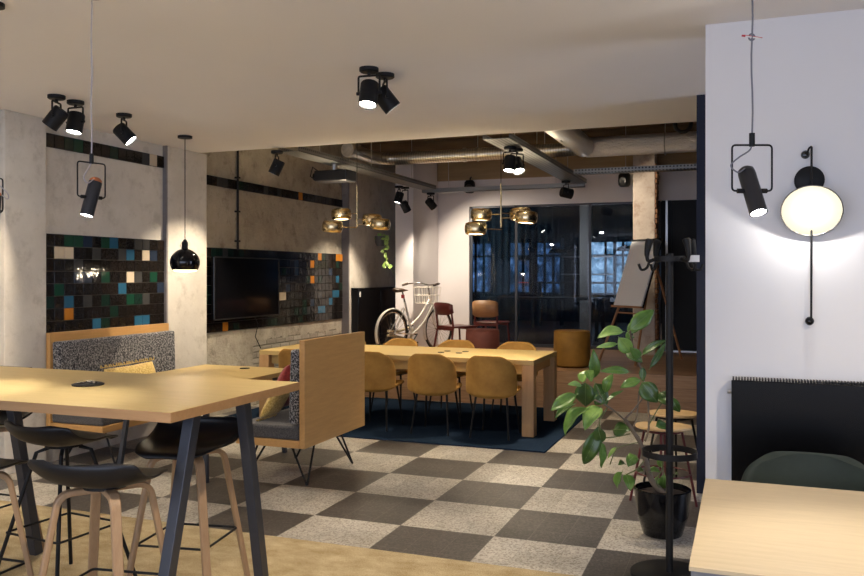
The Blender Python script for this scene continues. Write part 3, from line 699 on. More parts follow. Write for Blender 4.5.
# ------------------------------------------------------------------ rugs
tag(obj('carpet', rng(bm_(), -5.55, 3.5, -2.9, 4.32, .0005, .012), RUGB), 'mottled ochre-beige carpet under the high table', 'carpet')
tag(obj('area_rug', rng(bm_(), -5.45, -1.67, 7.25, 9.66, .0005, .012), RUGN), 'navy blue flat rug under the long dining table', 'rug')

# ------------------------------------------------------------------ high table
t = thing('high_table', 'tall oak table with dark steel legs in the left foreground', 'table', (-3.25, 3.195, .012))
TH = 1.05 - .012
obj('tabletop', rng(bm_(), -1.12, 1.11, -.505, .505, TH - .042, TH), OAK, t, bevel=.002)
b = bm_(); rng(b, -1.121, 1.111, -.5075, -.5055, TH - .0415, TH - .001); rng(b, 1.1105, 1.1125, -.506, .506, TH - .0415, TH - .001); obj('edge_shade_strip', b, OAKSHADE, t)  # added strips paint the shade on the front and right edges
def sq_leg(a, b_, w=.032): return add_tube(bm_(), [a, b_], w * 1.18, 4)
for x, nm in ((.98, 'leg'), (-.52, 'leg')):
    for s in (-1, 1):
        obj('leg', sq_leg((x, s * .19, TH - .05), (x, s * (.37 if s > 0 else .45), 0)), DGREY, t, bevel=.003)
    obj('rail', rng(bm_(), x - .03, x + .03, -.3, .3, TH - .06, TH - .042), DGREY, t)
g = obj('cable_grommet', add_lathe(bm_(), [(0, 0), (.075, 0), (.078, .006), (.06, .012), (0, .012)], 28), BLACK, t)
gq = at(88, 385, FPX * .55 / 110) - Vector((-3.25, 3.195, .012)); g.location = (gq.x, gq.y, TH)
for a in (0, 2.1, 4.2): obj('socket', add_lathe(bm_(), [(0, .012), (.018, .012), (.018, .016), (0, .016)], 14, c=(.035 * math.cos(a), .035 * math.sin(a), 0)), BLACKG, g)
t = thing('high_table', 'dark grey high table behind, cut by the left picture edge', 'table', (-4.9, 3.93, .012))
obj('tabletop', rng(bm_(), -.55, .53, -.17, .17, .953, .983), DGREY, t)
for sx in (-1, 0):
    for sy in (-1, 1): obj('leg', rng(bm_(), sx * .45 - .02, sx * .45 + .02, sy * .13 - .02, sy * .13 + .02, 0, .953), DGREY, t)

# bar stools
def stool_seat():
    return shell([(.215, .725, .10, -.005, 0), (.20, .745, .17, .0, 0), (.10, .742, .215, .025, 0), (0, .735, .235, .035, 0), (-.10, .738, .245, .055, .01), (-.175, .765, .25, .06, .03), (-.215, .805, .235, .045, .055), (-.225, .835, .20, .02, .05), (-.222, .85, .14, .01, .03)], 3, 16)
def make_stool(label, loc, rz, metal=False):
    t = thing('bar_stool', label, 'stool', loc, rz, 'black shell stools around the high table')
    obj('seat', stool_seat(), BLACKM, t, smooth='all', solid=.012, sub=1)
    for sx in (-1, 1):
        for sy in (-1, 1):
            a = .245 if metal else .222
            if metal: obj('leg', add_tube(bm_(), [(sx * .05, sy * .05, .71), (sx * .09, sy * .09, .69), (sx * a, sy * a, 0)], .010, 10), BLACK, t, smooth=True)
            else:
                pts = arc_pts([(sx * .02, sy * .02, .708), (sx * .125, sy * .125, .708), (sx * a, sy * a, 0)], .055, 7)
                obj('leg', add_tube(bm_(), pts, 1, 12, flat=(.012, .019)) if False else leg_strap(pts, sx, sy), STOOLOAK, t, smooth=30)
    z = .30; q = a - (a - .125) * z / .708 - .004
    obj('footrest', add_tube(bm_(), round_loop([(-q, -q, z), (q, -q, z), (q, q, z), (-q, q, z)], .02), .006, 8, True), BLACK, t, smooth=True)
    obj('seat_plate', add_lathe(bm_(), [(0, 0), (.09, 0), (.09, .012), (0, .012)], 20, c=(0, 0, .716)), BLACK, t)
    return t
def leg_strap(pts, sx, sy, w=.025, h=.012):
    """flat bent veneer leg, wide face across the diagonal"""
    bm = bm_(); rings = []; n = len(pts); side = Vector((sx, -sy, 0)).normalized()
    for i, p in enumerate(pts):
        tv = (pts[min(i + 1, n - 1)] - pts[max(i - 1, 0)]).normalized(); nn = side.cross(tv).normalized()
        ww = w * (1 - .25 * i / n)
        rings.append([bm.verts.new(p + side * a * ww + nn * b_ * h) for a, b_ in ((-1, -.6), (-.8, -1), (.8, -1), (1, -.6), (1, .6), (.8, 1), (-.8, 1), (-1, .6))])
    for A, B_ in zip(rings, rings[1:]):
        for j in range(8): bm.faces.new((A[j], A[(j + 1) % 8], B_[(j + 1) % 8], B_[j]))
    bm.faces.new(rings[0]); bm.faces.new(rings[-1]); return bm
ZF = .014
st = make_stool('black shell stool with bent oak legs nearest the camera', (-2.46, 2.68, ZF), .16)
dup(st, (-2.56, 3.35, ZF), PI + .17, 'black shell stool with bent oak legs behind the slanted table leg')
dup(st, (-3.17, 2.60, ZF), .05, 'black shell stool with oak legs cut off by left picture edge')
dup(st, (-4.02, 3.42, ZF), PI, 'oak-legged stool at far left, mostly outside the frame')
make_stool('black shell stool on thin black metal legs under the table', (-3.24, 3.24, ZF), -.1, True)

# ------------------------------------------------------------------ booth benches
def hairpin(x, y, dx, dy, z):
    b = bm_(); add_tube(b, arc_pts([(x - .05 * dy, y + .05 * dx, z), (x + dx * .055, y + dy * .055, 0.006), (x + .05 * dy, y - .05 * dx, z)], .02, 5), .0065, 8); return b
def cushion(bm, x0, x1, y0, y1, z0, z1): return rng(bm, x0, x1, y0, y1, z0, z1)
def bench(label, loc, rz, L, pill=()):
    """local: back board at x=0, seat towards +x, length along y from 0"""
    t = thing('booth_bench', label, 'bench', loc, rz, 'oak booth benches with tweed back cushions')
    obj('back_board', rng(bm_(), 0, .045, 0, L, .305, 1.113), OAKY if not pill else OAKY, t, bevel=.003)
    obj('seat_base', rng(bm_(), .046, .6, 0, L, .305, .36), OAKY, t, bevel=.003)
    obj('seat_cushion', rng(bm_(), .05, .59, .008, L - .008, .362, .465), SEATF, t, bevel=.018, seg=4)
    b = bm_(); add_box(b, (.098, L / 2, .76), (.085, L - .02, .56), Euler((0, -.03, 0))); obj('back_cushion', b, TWEED, t, bevel=.022, seg=4)
    for sx, sy in ((0, 0), (1, 0), (0, 1), (1, 1)):
        fx = .58 if sx else .03; fy = L - .09 if sy else .17; ix = -1 if sx else 1; iy = -1 if sy else 1
        obj('leg', add_tube(bm_(), arc_pts([(fx + ix * .03, fy + iy * .17, .305), (fx, fy, .007), (fx + ix * .17, fy + iy * .05, .305)], .022, 6), .0085, 8), BLACK, t, smooth=True)
    return t
bench('long oak booth bench with tweed back against the tiled wall', (-5.485, 5.29, 0), 0, 1.52)
bench('short oak booth bench seen from behind, its board facing right', (-3.05, 6.39, 0), PI, 1.035)
def pillow(name, label, loc, size, rot, m, tassel=False):
    n = 10; bm = bm_(); g = {}
    for side in (1, -1):
        for i in range(n + 1):
            for j in range(n + 1):
                u, v = -1 + 2 * i / n, -1 + 2 * j / n
                e = max(0, (1 - abs(u) ** 3) * (1 - abs(v) ** 3)) ** .5
                if side == -1 and (i in (0, n) or j in (0, n)): g[(side, i, j)] = g[(1, i, j)]; continue
                k_ = 1 - .07 * (1 - abs(u)) * abs(v) - .07 * (1 - abs(v)) * abs(u)
                g[(side, i, j)] = bm.verts.new((u * size[0] / 2 * k_, v * size[1] / 2 * k_, side * e * size[2] / 2))
        for i in range(n):
            for j in range(n):
                f = [g[(side, i, j)], g[(side, i + 1, j)], g[(side, i + 1, j + 1)], g[(side, i, j + 1)]]
                bm.faces.new(f if side == 1 else f[::-1])
    o = obj(name, bm, m, smooth='all', sub=1); o.location = loc; o.rotation_euler = rot; tag(o, label, 'cushion')
    if tassel:
        rr = random.Random(2)
        for s in (-1, 1):
            b = bm_(); add_tube(b, [(s * size[0] / 2, -.5 * size[1], 0), (s * size[0] / 2, .5 * size[1], 0)], .004, 5)
            for i in range(26):
                y = (-.5 + i / 25) * size[1]; add_tube(b, [(s * size[0] / 2, y, 0), (s * (size[0] / 2 + .022), y + rr.uniform(-.008, .008), rr.uniform(-.012, .012))], .005, 5)
            obj('fringe', b, m, o)
    return o
pillow('throw_cushion', 'pale yellow fringed cushion lying on the long bench', (-5.22, 6.05, .63), (.34, .66, .11), (math.radians(3), math.radians(66), 0), YELF, True)
pillow('throw_cushion', 'red velvet cushion leaning on the short bench', (-3.50, 5.90, .69), (.46, .42, .15), (0, math.radians(-62), 0), REDF)
pillow('throw_cushion', 'mustard fringed cushion leaning in front of the red one', (-3.44, 5.60, .61), (.31, .27, .09), (0, math.radians(-58), 0), YELF, True)
# booth table
t = thing('booth_table', 'light oak table between the two booth benches', 'table', (-4.29, 5.86, 0))
obj('tabletop', rng(bm_(), -.50, .50, -.66, .66, .712, .75), OAK, t, bevel=.002)
for sx in (-1, 1):
    for sy in (-1, 1): obj('leg', sq_leg((sx * .36, sy * .5, .712), (sx * .42, sy * .58, 0), .02), DGREY, t)
obj('cable_grommet', add_lathe(bm_(), [(0, 0), (.045, 0), (.045, .006), (0, .006)], 20, c=(.05, .50, .75)), BLACK, t)

# ------------------------------------------------------------------ dining table + chairs
t = thing('dining_table', 'long chunky oak dining table on the navy rug', 'table', (-3.48, 8.37, .0125))
DT = .765 - .012
obj('tabletop', rng(bm_(), -1.56, 1.56, -.53, .53, DT - .05, DT), OAK, t, bevel=.004)
for sx in (-1, 1):
    for sy in (-1, 1): obj('leg', rng(bm_(), sx * 1.50 - .06, sx * 1.50 + .06, sy * .47 - .06, sy * .47 + .06, 0, DT - .05), OAKZ, t, bevel=.003)
for s in (-1, 1):
    obj('apron', rng(bm_(), -1.44, 1.44, s * .45 - .012, s * .45 + .012, DT - .15, DT - .05), OAK, t)
    obj('apron', rng(bm_(), s * 1.5 - .012, s * 1.5 + .012, -.41, .41, DT - .15, DT - .05), OAKY, t)
for px, py in ((441, 352.5), (447.5, 351.2), (459, 353.2), (465.5, 351.8)):
    q = at(px, py, FPX * .835 / (py - 275)) - Vector((-3.48, 8.37, 0)); obj('cable_grommet', add_lathe(bm_(), [(0, 0), (.035, 0), (.035, .005), (0, .005)], 18, c=(q.x, q.y, DT)), BLACK, t)
def make_chair(name, label, loc, rz, m, group):
    t = thing(name, label, 'chair', loc, rz, group)
    obj('shell', shell([(.245, .425, .15, .0, 0), (.235, .45, .20, .005, 0), (.12, .445, .235, .015, 0), (0, .435, .25, .03, 0), (-.13, .415, .245, .04, .02), (-.205, .405, .250, .045, .06), (-.24, .45, .258, .03, .11), (-.252, .56, .258, .01, .13), (-.265, .68, .248, .0, .12), (-.278, .755, .226, -.012, .09), (-.284, .795, .185, -.02, .06), (-.285, .812, .12, -.01, .03)], 3, 16), m, t, smooth='all', solid=.036, sub=1)
    obj('seat_pad', add_lathe(bm_(), [(0, .505), (.14, .50), (.19, .48), (.20, .455), (0, .44)], 26, c=(0, .02, 0)), m, t, smooth=True)
    for sx in (-1, 1):
        for sy, y0 in ((-1, -.12), (1, .12)):
            obj('leg', add_tube(bm_(), [(sx * .155, y0 * 1.15, .42), (sx * .195, sy * .215, 0)], [.0115, .009], 10), BLACK, t, smooth=True)
    obj('under_frame', add_tube(bm_(), round_loop([(-.13, -.12, .415), (.13, -.12, .415), (.13, .12, .415), (-.13, .12, .415)], .02), .008, 8, True), BLACK, t)
    return t
CH = 'mustard shell chairs at the long dining table'
ch = make_chair('dining_chair', 'mustard velvet chair nearest the free end of the long table, back to camera', (-2.30, 7.81, ZF), 0, MUSTARD, CH)
for x, y, r, lab in ((-2.92, 7.80, .03, 'mustard velvet chair, second from the free end, back to camera'), (-3.58, 7.82, .0, 'mustard velvet chair half hidden behind the bench board, back to camera'), (-4.42, 7.80, .06, 'mustard velvet chair seen between the booth table and bench board'),
                    (-2.44, 8.97, PI + .03, 'mustard velvet chair on the far side nearest the free table end'), (-3.19, 8.99, PI, 'mustard velvet chair in the middle of the far side of the table'), (-3.90, 8.97, PI - .04, 'mustard velvet chair on the far side in front of the bicycle'), (-4.60, 8.99, PI, 'mustard velvet chair on the far side just peeking past the bench board')):
    dup(ch, (x, y, ZF), r, lab)

DT = .75 - .012
# ------------------------------------------------------------------ right desk and green chair
t = thing('desk', 'pale oak desk with grey edge in the right foreground', 'table', (.85, 3.055, .012))
obj('tabletop', rng(bm_(), -1.0, 1.0, -.555, .555, DT - .012, DT), BLEACH, t)
obj('table_edge', rng(bm_(), -.995, .995, -.55, .55, DT - .05, DT - .0125), mat('grey_table_edge', (.17, .17, .175), .6), t)
for sx in (-1, 1):
    for sy in (-1, 1): obj('leg', rng(bm_(), sx * .93 - .025, sx * .93 + .025, sy * .48 - .025, sy * .48 + .025, 0, DT - .05), DGREY, t)
gc = make_chair('upholstered_chair', 'dark green velvet chair behind the pale desk', (.27, 3.64, ZF), PI, GREENV, None)
gc.scale = (1.14, 1, 1)
# ------------------------------------------------------------------ coat rack
t = thing('coat_rack', 'tall black metal coat rack at the white wall corner', 'coat rack', (-.365, 4.46, .0125))
obj('base', add_lathe(bm_(), [(0, 0), (.195, 0), (.2, .008), (.2, .026), (.19, .032), (0, .034)], 44), BLACK, t, smooth=True)
obj('pole', add_tube(bm_(), [(0, 0, .03), (0, 0, 1.70)], .019, 16), BLACK, t, smooth=True)
def band(r, z, h=.032, th=.004): return add_lathe(bm_(), [(r, z - h / 2), (r + th, z - h / 2), (r + th, z + h / 2), (r, z + h / 2), (r, z - h / 2)], 44)
b = band(.135, .655); add_tube(b, [(0, .019, .655), (0, .135, .655)], .008, 8); obj('umbrella_ring', b, BLACK, t, smooth=True)
b = band(.075, 1.672, .03); 
for a in (.3, 2.4, 4.5): add_tube(b, [(0, 0, 1.672), (.076 * math.cos(a), .076 * math.sin(a), 1.672)], .009, 8)
obj('top_ring', b, BLACK, t, smooth=True)
for i, a in enumerate((PI + YAW + .15, YAW - .1, YAW - 1.0, YAW + 1.9)):
    d = Vector((math.cos(a), math.sin(a), 0)); z = Vector((0, 0, 1))
    b = bm_(); p = d * .078 + z * 1.672
    add_tube(b, cat_interp([tuple(p), tuple(d * .115 + z * 1.66), tuple(d * .125 + z * 1.69), tuple(d * .118 + z * 1.74), tuple(d * .108 + z * 1.775)], 4), [.009] * 8 + [.012 + .012 * i_ / 8 for i_ in range(8)] + [.014], 10)
    add_tube(b, cat_interp([tuple(d * .11 + z * 1.662), tuple(d * .125 + z * 1.625), tuple(d * .155 + z * 1.615), tuple(d * .17 + z * 1.645)], 4), .007, 8)
    obj('hook', b, BLACK, t, smooth=True)
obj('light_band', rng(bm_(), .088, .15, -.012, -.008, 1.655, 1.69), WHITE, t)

# ------------------------------------------------------------------ potted plant
pp = Vector((-.470, 5.23, 0))
t = thing('potted_plant', 'leafy green plant in a black glazed pot on the checkered floor', 'plant', tuple(pp))
obj('pot', add_lathe(bm_(), [(0, 0), (.105, 0), (.118, .01), (.155, .13), (.169, .25), (.171, .285), (.162, .290), (.157, .25), (0, .245)], 44), BLACKG, t, smooth=True)
obj('soil', add_lathe(bm_(), [(0, .262), (.1, .26), (.158, .250), (0, .246)], 30), SOIL, t, smooth=True)
D0 = 5.12
def L_(cx, cy, ox, oy, dz=0): return at(ox + cx / 4, oy + cy / 4, D0 + dz) - pp
def c6(x, y, dz=0): return L_(x, y, 520, 320, dz)
def c5(x, y, dz=0): return L_(x, y, 520, 230, dz)
def c7(x, y, dz=0): return L_(x, y, 520, 432, dz)
BARK = plaster('bark', (.10, .075, .05), (.20, .155, .11), (.06, .04, .03)); TWIG = mat('green_twig', (.10, .12, .04), .6)
base = Vector((0, 0, .27))
obj('trunk', add_tube(bm_(), cat_interp([tuple(base + Vector((.01, -.01, -.02))), tuple(c7(525, 190)), tuple(c7(503, 115)), tuple(c7(482, 45)), tuple(c6(448, 440, -.02)), tuple(c6(418, 395, -.03))], 5), [.019] * 6 + [.017] * 6 + [.014] * 6 + [.012] * 6 + [.010] * 2, 12), BARK, t, smooth=True)
for pts, r in (([c6(420, 400, -.03), c6(385, 370, -.06), c6(350, 345, -.08), c6(300, 320, -.1)], .006), ([c6(420, 395, -.03), c6(470, 340, 0), c6(498, 290, .02), c6(495, 235, .03), c6(480, 185, .03), c6(455, 120, 0), c5(440, 400, -.02)], .006),
               ([c6(500, 485), c6(515, 430, .03), c6(512, 330, .06), c6(505, 280, .06)], .007), ([c6(450, 440), c6(468, 380, .05), c6(475, 285, .08)], .005), ([c6(440, 455), c6(380, 468, -.06), c6(325, 472, -.08)], .004),
               ([c6(345, 345, -.08), c6(320, 300, -.1), c6(300, 255, -.1)], .004), ([c6(350, 350, -.08), c6(320, 400, -.12), c6(320, 440, -.12)], .004), ([base, c7(545, 200, -.05), c7(568, 150, -.08), c7(572, 110, -.08)], .004), ([c7(500, 110), c7(465, 150, -.06), c7(425, 170, -.08)], .004), ([c6(515, 420, .03), c6(555, 350, .05), c6(590, 300, .05)], .004), ([c7(480, 40), c7(400, 60, -.05), c7(375, 90, -.08), c7(360, 130, -.08)], .003)):
    obj('branch', add_tube(bm_(), cat_interp([tuple(p) for p in pts], 4), r, 8), BARK if r > .004 else TWIG, t, smooth=True)
def leafm(name, a, b_):
    m = mat(name, a, .32, spec=.5); k = N(m); c = k.ramp(k.noise(k.coord(), 14, 3), [(.35, a), (.7, b_)]); k.base(c)
    k.b.inputs['Subsurface Weight'].default_value = 0; return m
LEAFS = [leafm('leaf_deep_green', (.030, .072, .010), (.062, .13, .022)), leafm('leaf_mid_green', (.065, .14, .02), (.12, .23, .045)), leafm('leaf_bright_green', (.15, .28, .05), (.30, .46, .12))]
VEINL = mat('leaf_vein', (.16, .24, .09), .5)
def leaf(parent, a, b_, w, m, droop=.15, name='leaf', up=None, cup=.25):
    a, b_ = Vector(a), Vector(b_); ax_ = b_ - a; L = ax_.length; tdir = ax_.normalized()
    view = (Vector((0, 0, EYE)) - pp - (a + b_) / 2).normalized() if up is None else up
    nn = (view + Vector((random.uniform(-.5, .5), random.uniform(-.5, .5), random.uniform(.2, .9)))); nn = (nn - tdir * nn.dot(tdir)).normalized(); sd = tdir.cross(nn).normalized()
    bm = bm_(); rows = []; n = 9
    for i in range(n + 1):
        s = i / n; hw = w / 2 * (math.sin(PI * min(1, s ** .82)) ** .8 if 0 < s < 1 else .02)
        off = nn * (droop * L * (4 * s * (1 - s)) * .5)
        wav = .05 * w * math.sin(s * 11 + a.x * 50)
        rows.append([bm.verts.new(a + ax_ * s + off + sd * hw * u + nn * (cup * hw * abs(u) + wav * abs(u))) for u in (-1, -.55, 0, .55, 1)])
    for A, B_ in zip(rows, rows[1:]):
        for j in range(4): bm.faces.new((A[j], A[j + 1], B_[j + 1], B_[j]))
    o = obj(name, bm, m, parent, smooth='all', solid=.0012)
    bm = bm_(); add_tube(bm, [a - ax_ * .08] + [a + ax_ * s + nn * (droop * L * 2 * s * (1 - s) + .001) for s in (0, .2, .4, .6, .8, .97)], [.0018, .0018, .0016, .0014, .0012, .001, .0006], 5); obj('midrib', bm, VEINL, o)
W = 5.12 / FPX / 4
lv = [(c5, 440, 400, 535, 320, 58, 1), (c5, 412, 408, 310, 432, 44, 2), (c5, 390, 455, 305, 470, 20, 2), (c5, 395, 430, 440, 492, 52, 2), (c5, 425, 480, 490, 530, 42, 0), (c5, 490, 500, 588, 440, 28, 0), (c5, 520, 552, 582, 450, 24, 0), (c5, 430, 410, 480, 370, 40, 1), (c5, 445, 420, 425, 440, 34, 1),
      (c6, 290, 235, 292, 115, 42, 1), (c6, 438, 208, 318, 205, 30, 1), (c6, 482, 240, 400, 272, 36, 1), (c6, 488, 250, 550, 330, 66, 0), (c6, 340, 290, 372, 215, 38, 1), (c6, 250, 250, 262, 200, 40, 2), (c6, 245, 262, 190, 258, 24, 2), (c6, 262, 250, 262, 345, 76, 0), (c6, 300, 252, 345, 345, 56, 0),
      (c6, 226, 300, 122, 362, 50, 1), (c6, 220, 335, 140, 395, 34, 0), (c6, 276, 352, 182, 465, 64, 1), (c6, 322, 350, 258, 440, 64, 2), (c6, 345, 325, 415, 282, 18, 1), (c6, 372, 440, 442, 440, 54, 0), (c6, 312, 425, 330, 490, 46, 0), (c6, 318, 435, 252, 575, 58, 0), (c6, 325, 490, 326, 592, 44, 1), (c6, 545, 425, 592, 425, 46, 0),
      (c6, 560, 290, 600, 345, 48, 0), (c6, 605, 310, 640, 368, 36, 0), (c6, 492, 190, 492, 246, 26, 0), (c6, 270, 200, 285, 250, 36, 1), (c6, 330, 300, 300, 340, 40, 0), (c6, 480, 150, 440, 110, 34, 1),
      (c7, 462, 98, 432, 140, 44, 1), (c7, 420, 130, 393, 132, 28, 0), (c7, 410, 160, 388, 225, 42, 1), (c7, 424, 170, 442, 236, 44, 1), (c7, 470, 152, 495, 158, 22, 0), (c7, 508, 158, 562, 160, 30, 1), (c7, 572, 98, 572, 145, 30, 2), (c7, 578, 168, 576, 235, 30, 1), (c7, 550, 178, 550, 232, 30, 1), (c7, 615, 178, 635, 170, 20, 0), (c6, 440, 560, 465, 545, 40, 1), (c6, 575, 560, 560, 576, 20, 1), (c7, 385, 60, 350, 108, 14, 2), (c7, 300, 40, 255, 130, 36, 0)]
rr = random.Random(4)
for fn, x0, y0, x1, y1, w, mi in lv:
    dz = rr.uniform(-.16, .14); leaf(t, fn(x0, y0, dz * .6), fn(x1, y1, dz * .6 - rr.uniform(-.05, .1)), w * W * 1.12, LEAFS[mi], droop=rr.uniform(.05, .35), cup=rr.uniform(.1, .6))

# low stools behind
def small_stool(label, loc, rz, legm, h=.55):
    t = thing('wooden_seat_stool', label, 'stool', loc, rz, 'stools with rounded wooden seats')
    obj('seat', add_lathe(bm_(), [(0, h - .012), (.10, h - .016), (.16, h - .022), (.172, h - .012), (.170, h - .002), (.15, h - .001), (.09, h - .006), (0, h - .008)], 36, M=Matrix.Diagonal((1.14, .93, 1, 1))), SEATOAK, t, smooth=True)
    obj('seat_rim', add_tube(bm_(), [(.13 * math.cos(a), .13 * math.sin(a), h - .035) for a in [2 * PI * i / 24 for i in range(24)]], .008, 8, True), legm, t)
    for i in range(4):
        a = i * PI / 2; obj('leg', add_tube(bm_(), [(.125 * math.cos(a), .125 * math.sin(a), h - .03), (.225 * math.cos(a), .225 * math.sin(a), 0)], .009, 8), legm, t, smooth=True)
    obj('footrest', add_tube(bm_(), [(.185 * math.cos(a), .185 * math.sin(a), .22) for a in [2 * PI * i / 28 for i in range(28)]], .006, 8, True), legm, t)
DRED = mat('dark_red_tube', (.09, .012, .014), .4)
s2 = Vector((-.50, 6.52, 0)); s1 = Vector((-.53, 5.94, 0))
small_stool('wooden-seated stool with black legs beside the navy wall', (s2.x, s2.y, 0), 0, BLACK)
small_stool('wooden-seated stool with dark red legs behind the plant', (s1.x, s1.y, 0), .0, DRED)

# ------------------------------------------------------------------ on the platform
def pouf(label, x, y, r, h, m):
    t = thing('pouf', label, 'pouf', (x, y, PZ), 0, None)
    obj('cushion_body', add_lathe(bm_(), [(0, .012), (r - .02, .012), (r, .03), (r + .004, h / 2), (r, h - .03), (r - .02, h), (0, h + .004)], 40), m, t, smooth=True)
    obj('base', add_lathe(bm_(), [(0, 0), (r - .04, 0), (r - .04, .014), (0, .014)], 30), BLACK, t)
    obj('piping', add_tube(bm_(), [((r - .006) * math.cos(a), (r - .006) * math.sin(a), h - .012) for a in [2 * PI * i / 40 for i in range(40)]], .006, 6, True), m, t)
pouf('round ochre velvet pouf on the wooden platform', -2.02, 10.25, .225, .455, OCHREV)
pouf('round brick-red pouf behind the long table', -3.14, 10.08, .215, .455, RUSTV)
def cafe_chair(label, loc, rz, legm, seatm, backm, z0=.61):
    t = thing('side_chair', label, 'chair', loc, rz)
    obj('seat', rng(bm_(), -.21, .21, -.2, .21, .435, .46), seatm, t, bevel=.02, seg=3)
    b = bm_(); rows = []
    for i in range(9):
        u = -1 + i / 4; y = -.255 + .05 * u * u; x = .205 * u; zt = .78 - .03 * abs(u) ** 4; zb = z0 + .03 * abs(u) ** 4
        rows.append((b.verts.new((x, y, zb)), b.verts.new((x, y - .012, (zb + zt) / 2)), b.verts.new((x, y - .02, zt))))
    for A, B_ in zip(rows, rows[1:]): b.faces.new((A[0], B_[0], B_[1], A[1])); b.faces.new((A[1], B_[1], B_[2], A[2]))
    obj('backrest', b, backm, t, smooth='all', solid=.02)
    for sx in (-1, 1):
        obj('leg', add_tube(bm_(), [(sx * .18, .18, .44), (sx * .20, .22, 0)], .014, 8), legm, t); obj('leg', add_tube(bm_(), [(sx * .175, -.225, .70), (sx * .18, -.19, .44), (sx * .20, -.27, 0)], .014, 8), legm, t)
    b = bm_(); rng(b, -.18, .18, .16, .18, .40, .435); rng(b, -.18, .18, -.2, -.18, .40, .435); obj('seat_rail', b, legm, t)
cafe_chair('dark red wooden chair in front of the bicycle', (-3.68, 10.62, PZ), math.radians(-34), RED, RED, RED)
cafe_chair('dark red chair with a tan backrest near the glass', (-3.52, 11.75, PZ), math.radians(-8), RED, RED, wood('tan_back_veneer', (.28, .14, .055), (.38, .20, .09), 'X'), .53)
# cabinet
t = thing('black_cabinet', 'black cabinet with a small white tag behind the bicycle', 'cabinet', (-5.49, 11.05, PZ))
obj('body', rng(bm_(), 0, .10, 0, 1.6, 0, .935), BLACK, t); obj('top', rng(bm_(), -.0, .115, -.02, 1.62, .936, .955), BLACKG, t)
for y0 in (.01, .81): obj('door', rng(bm_(), .1005, .112, y0, y0 + .78, .01, .925), BLACKG, t, bevel=.003)
obj('tag', rng(bm_(), .1125, .115, .03, .075, .82, .90), WHITE, t)

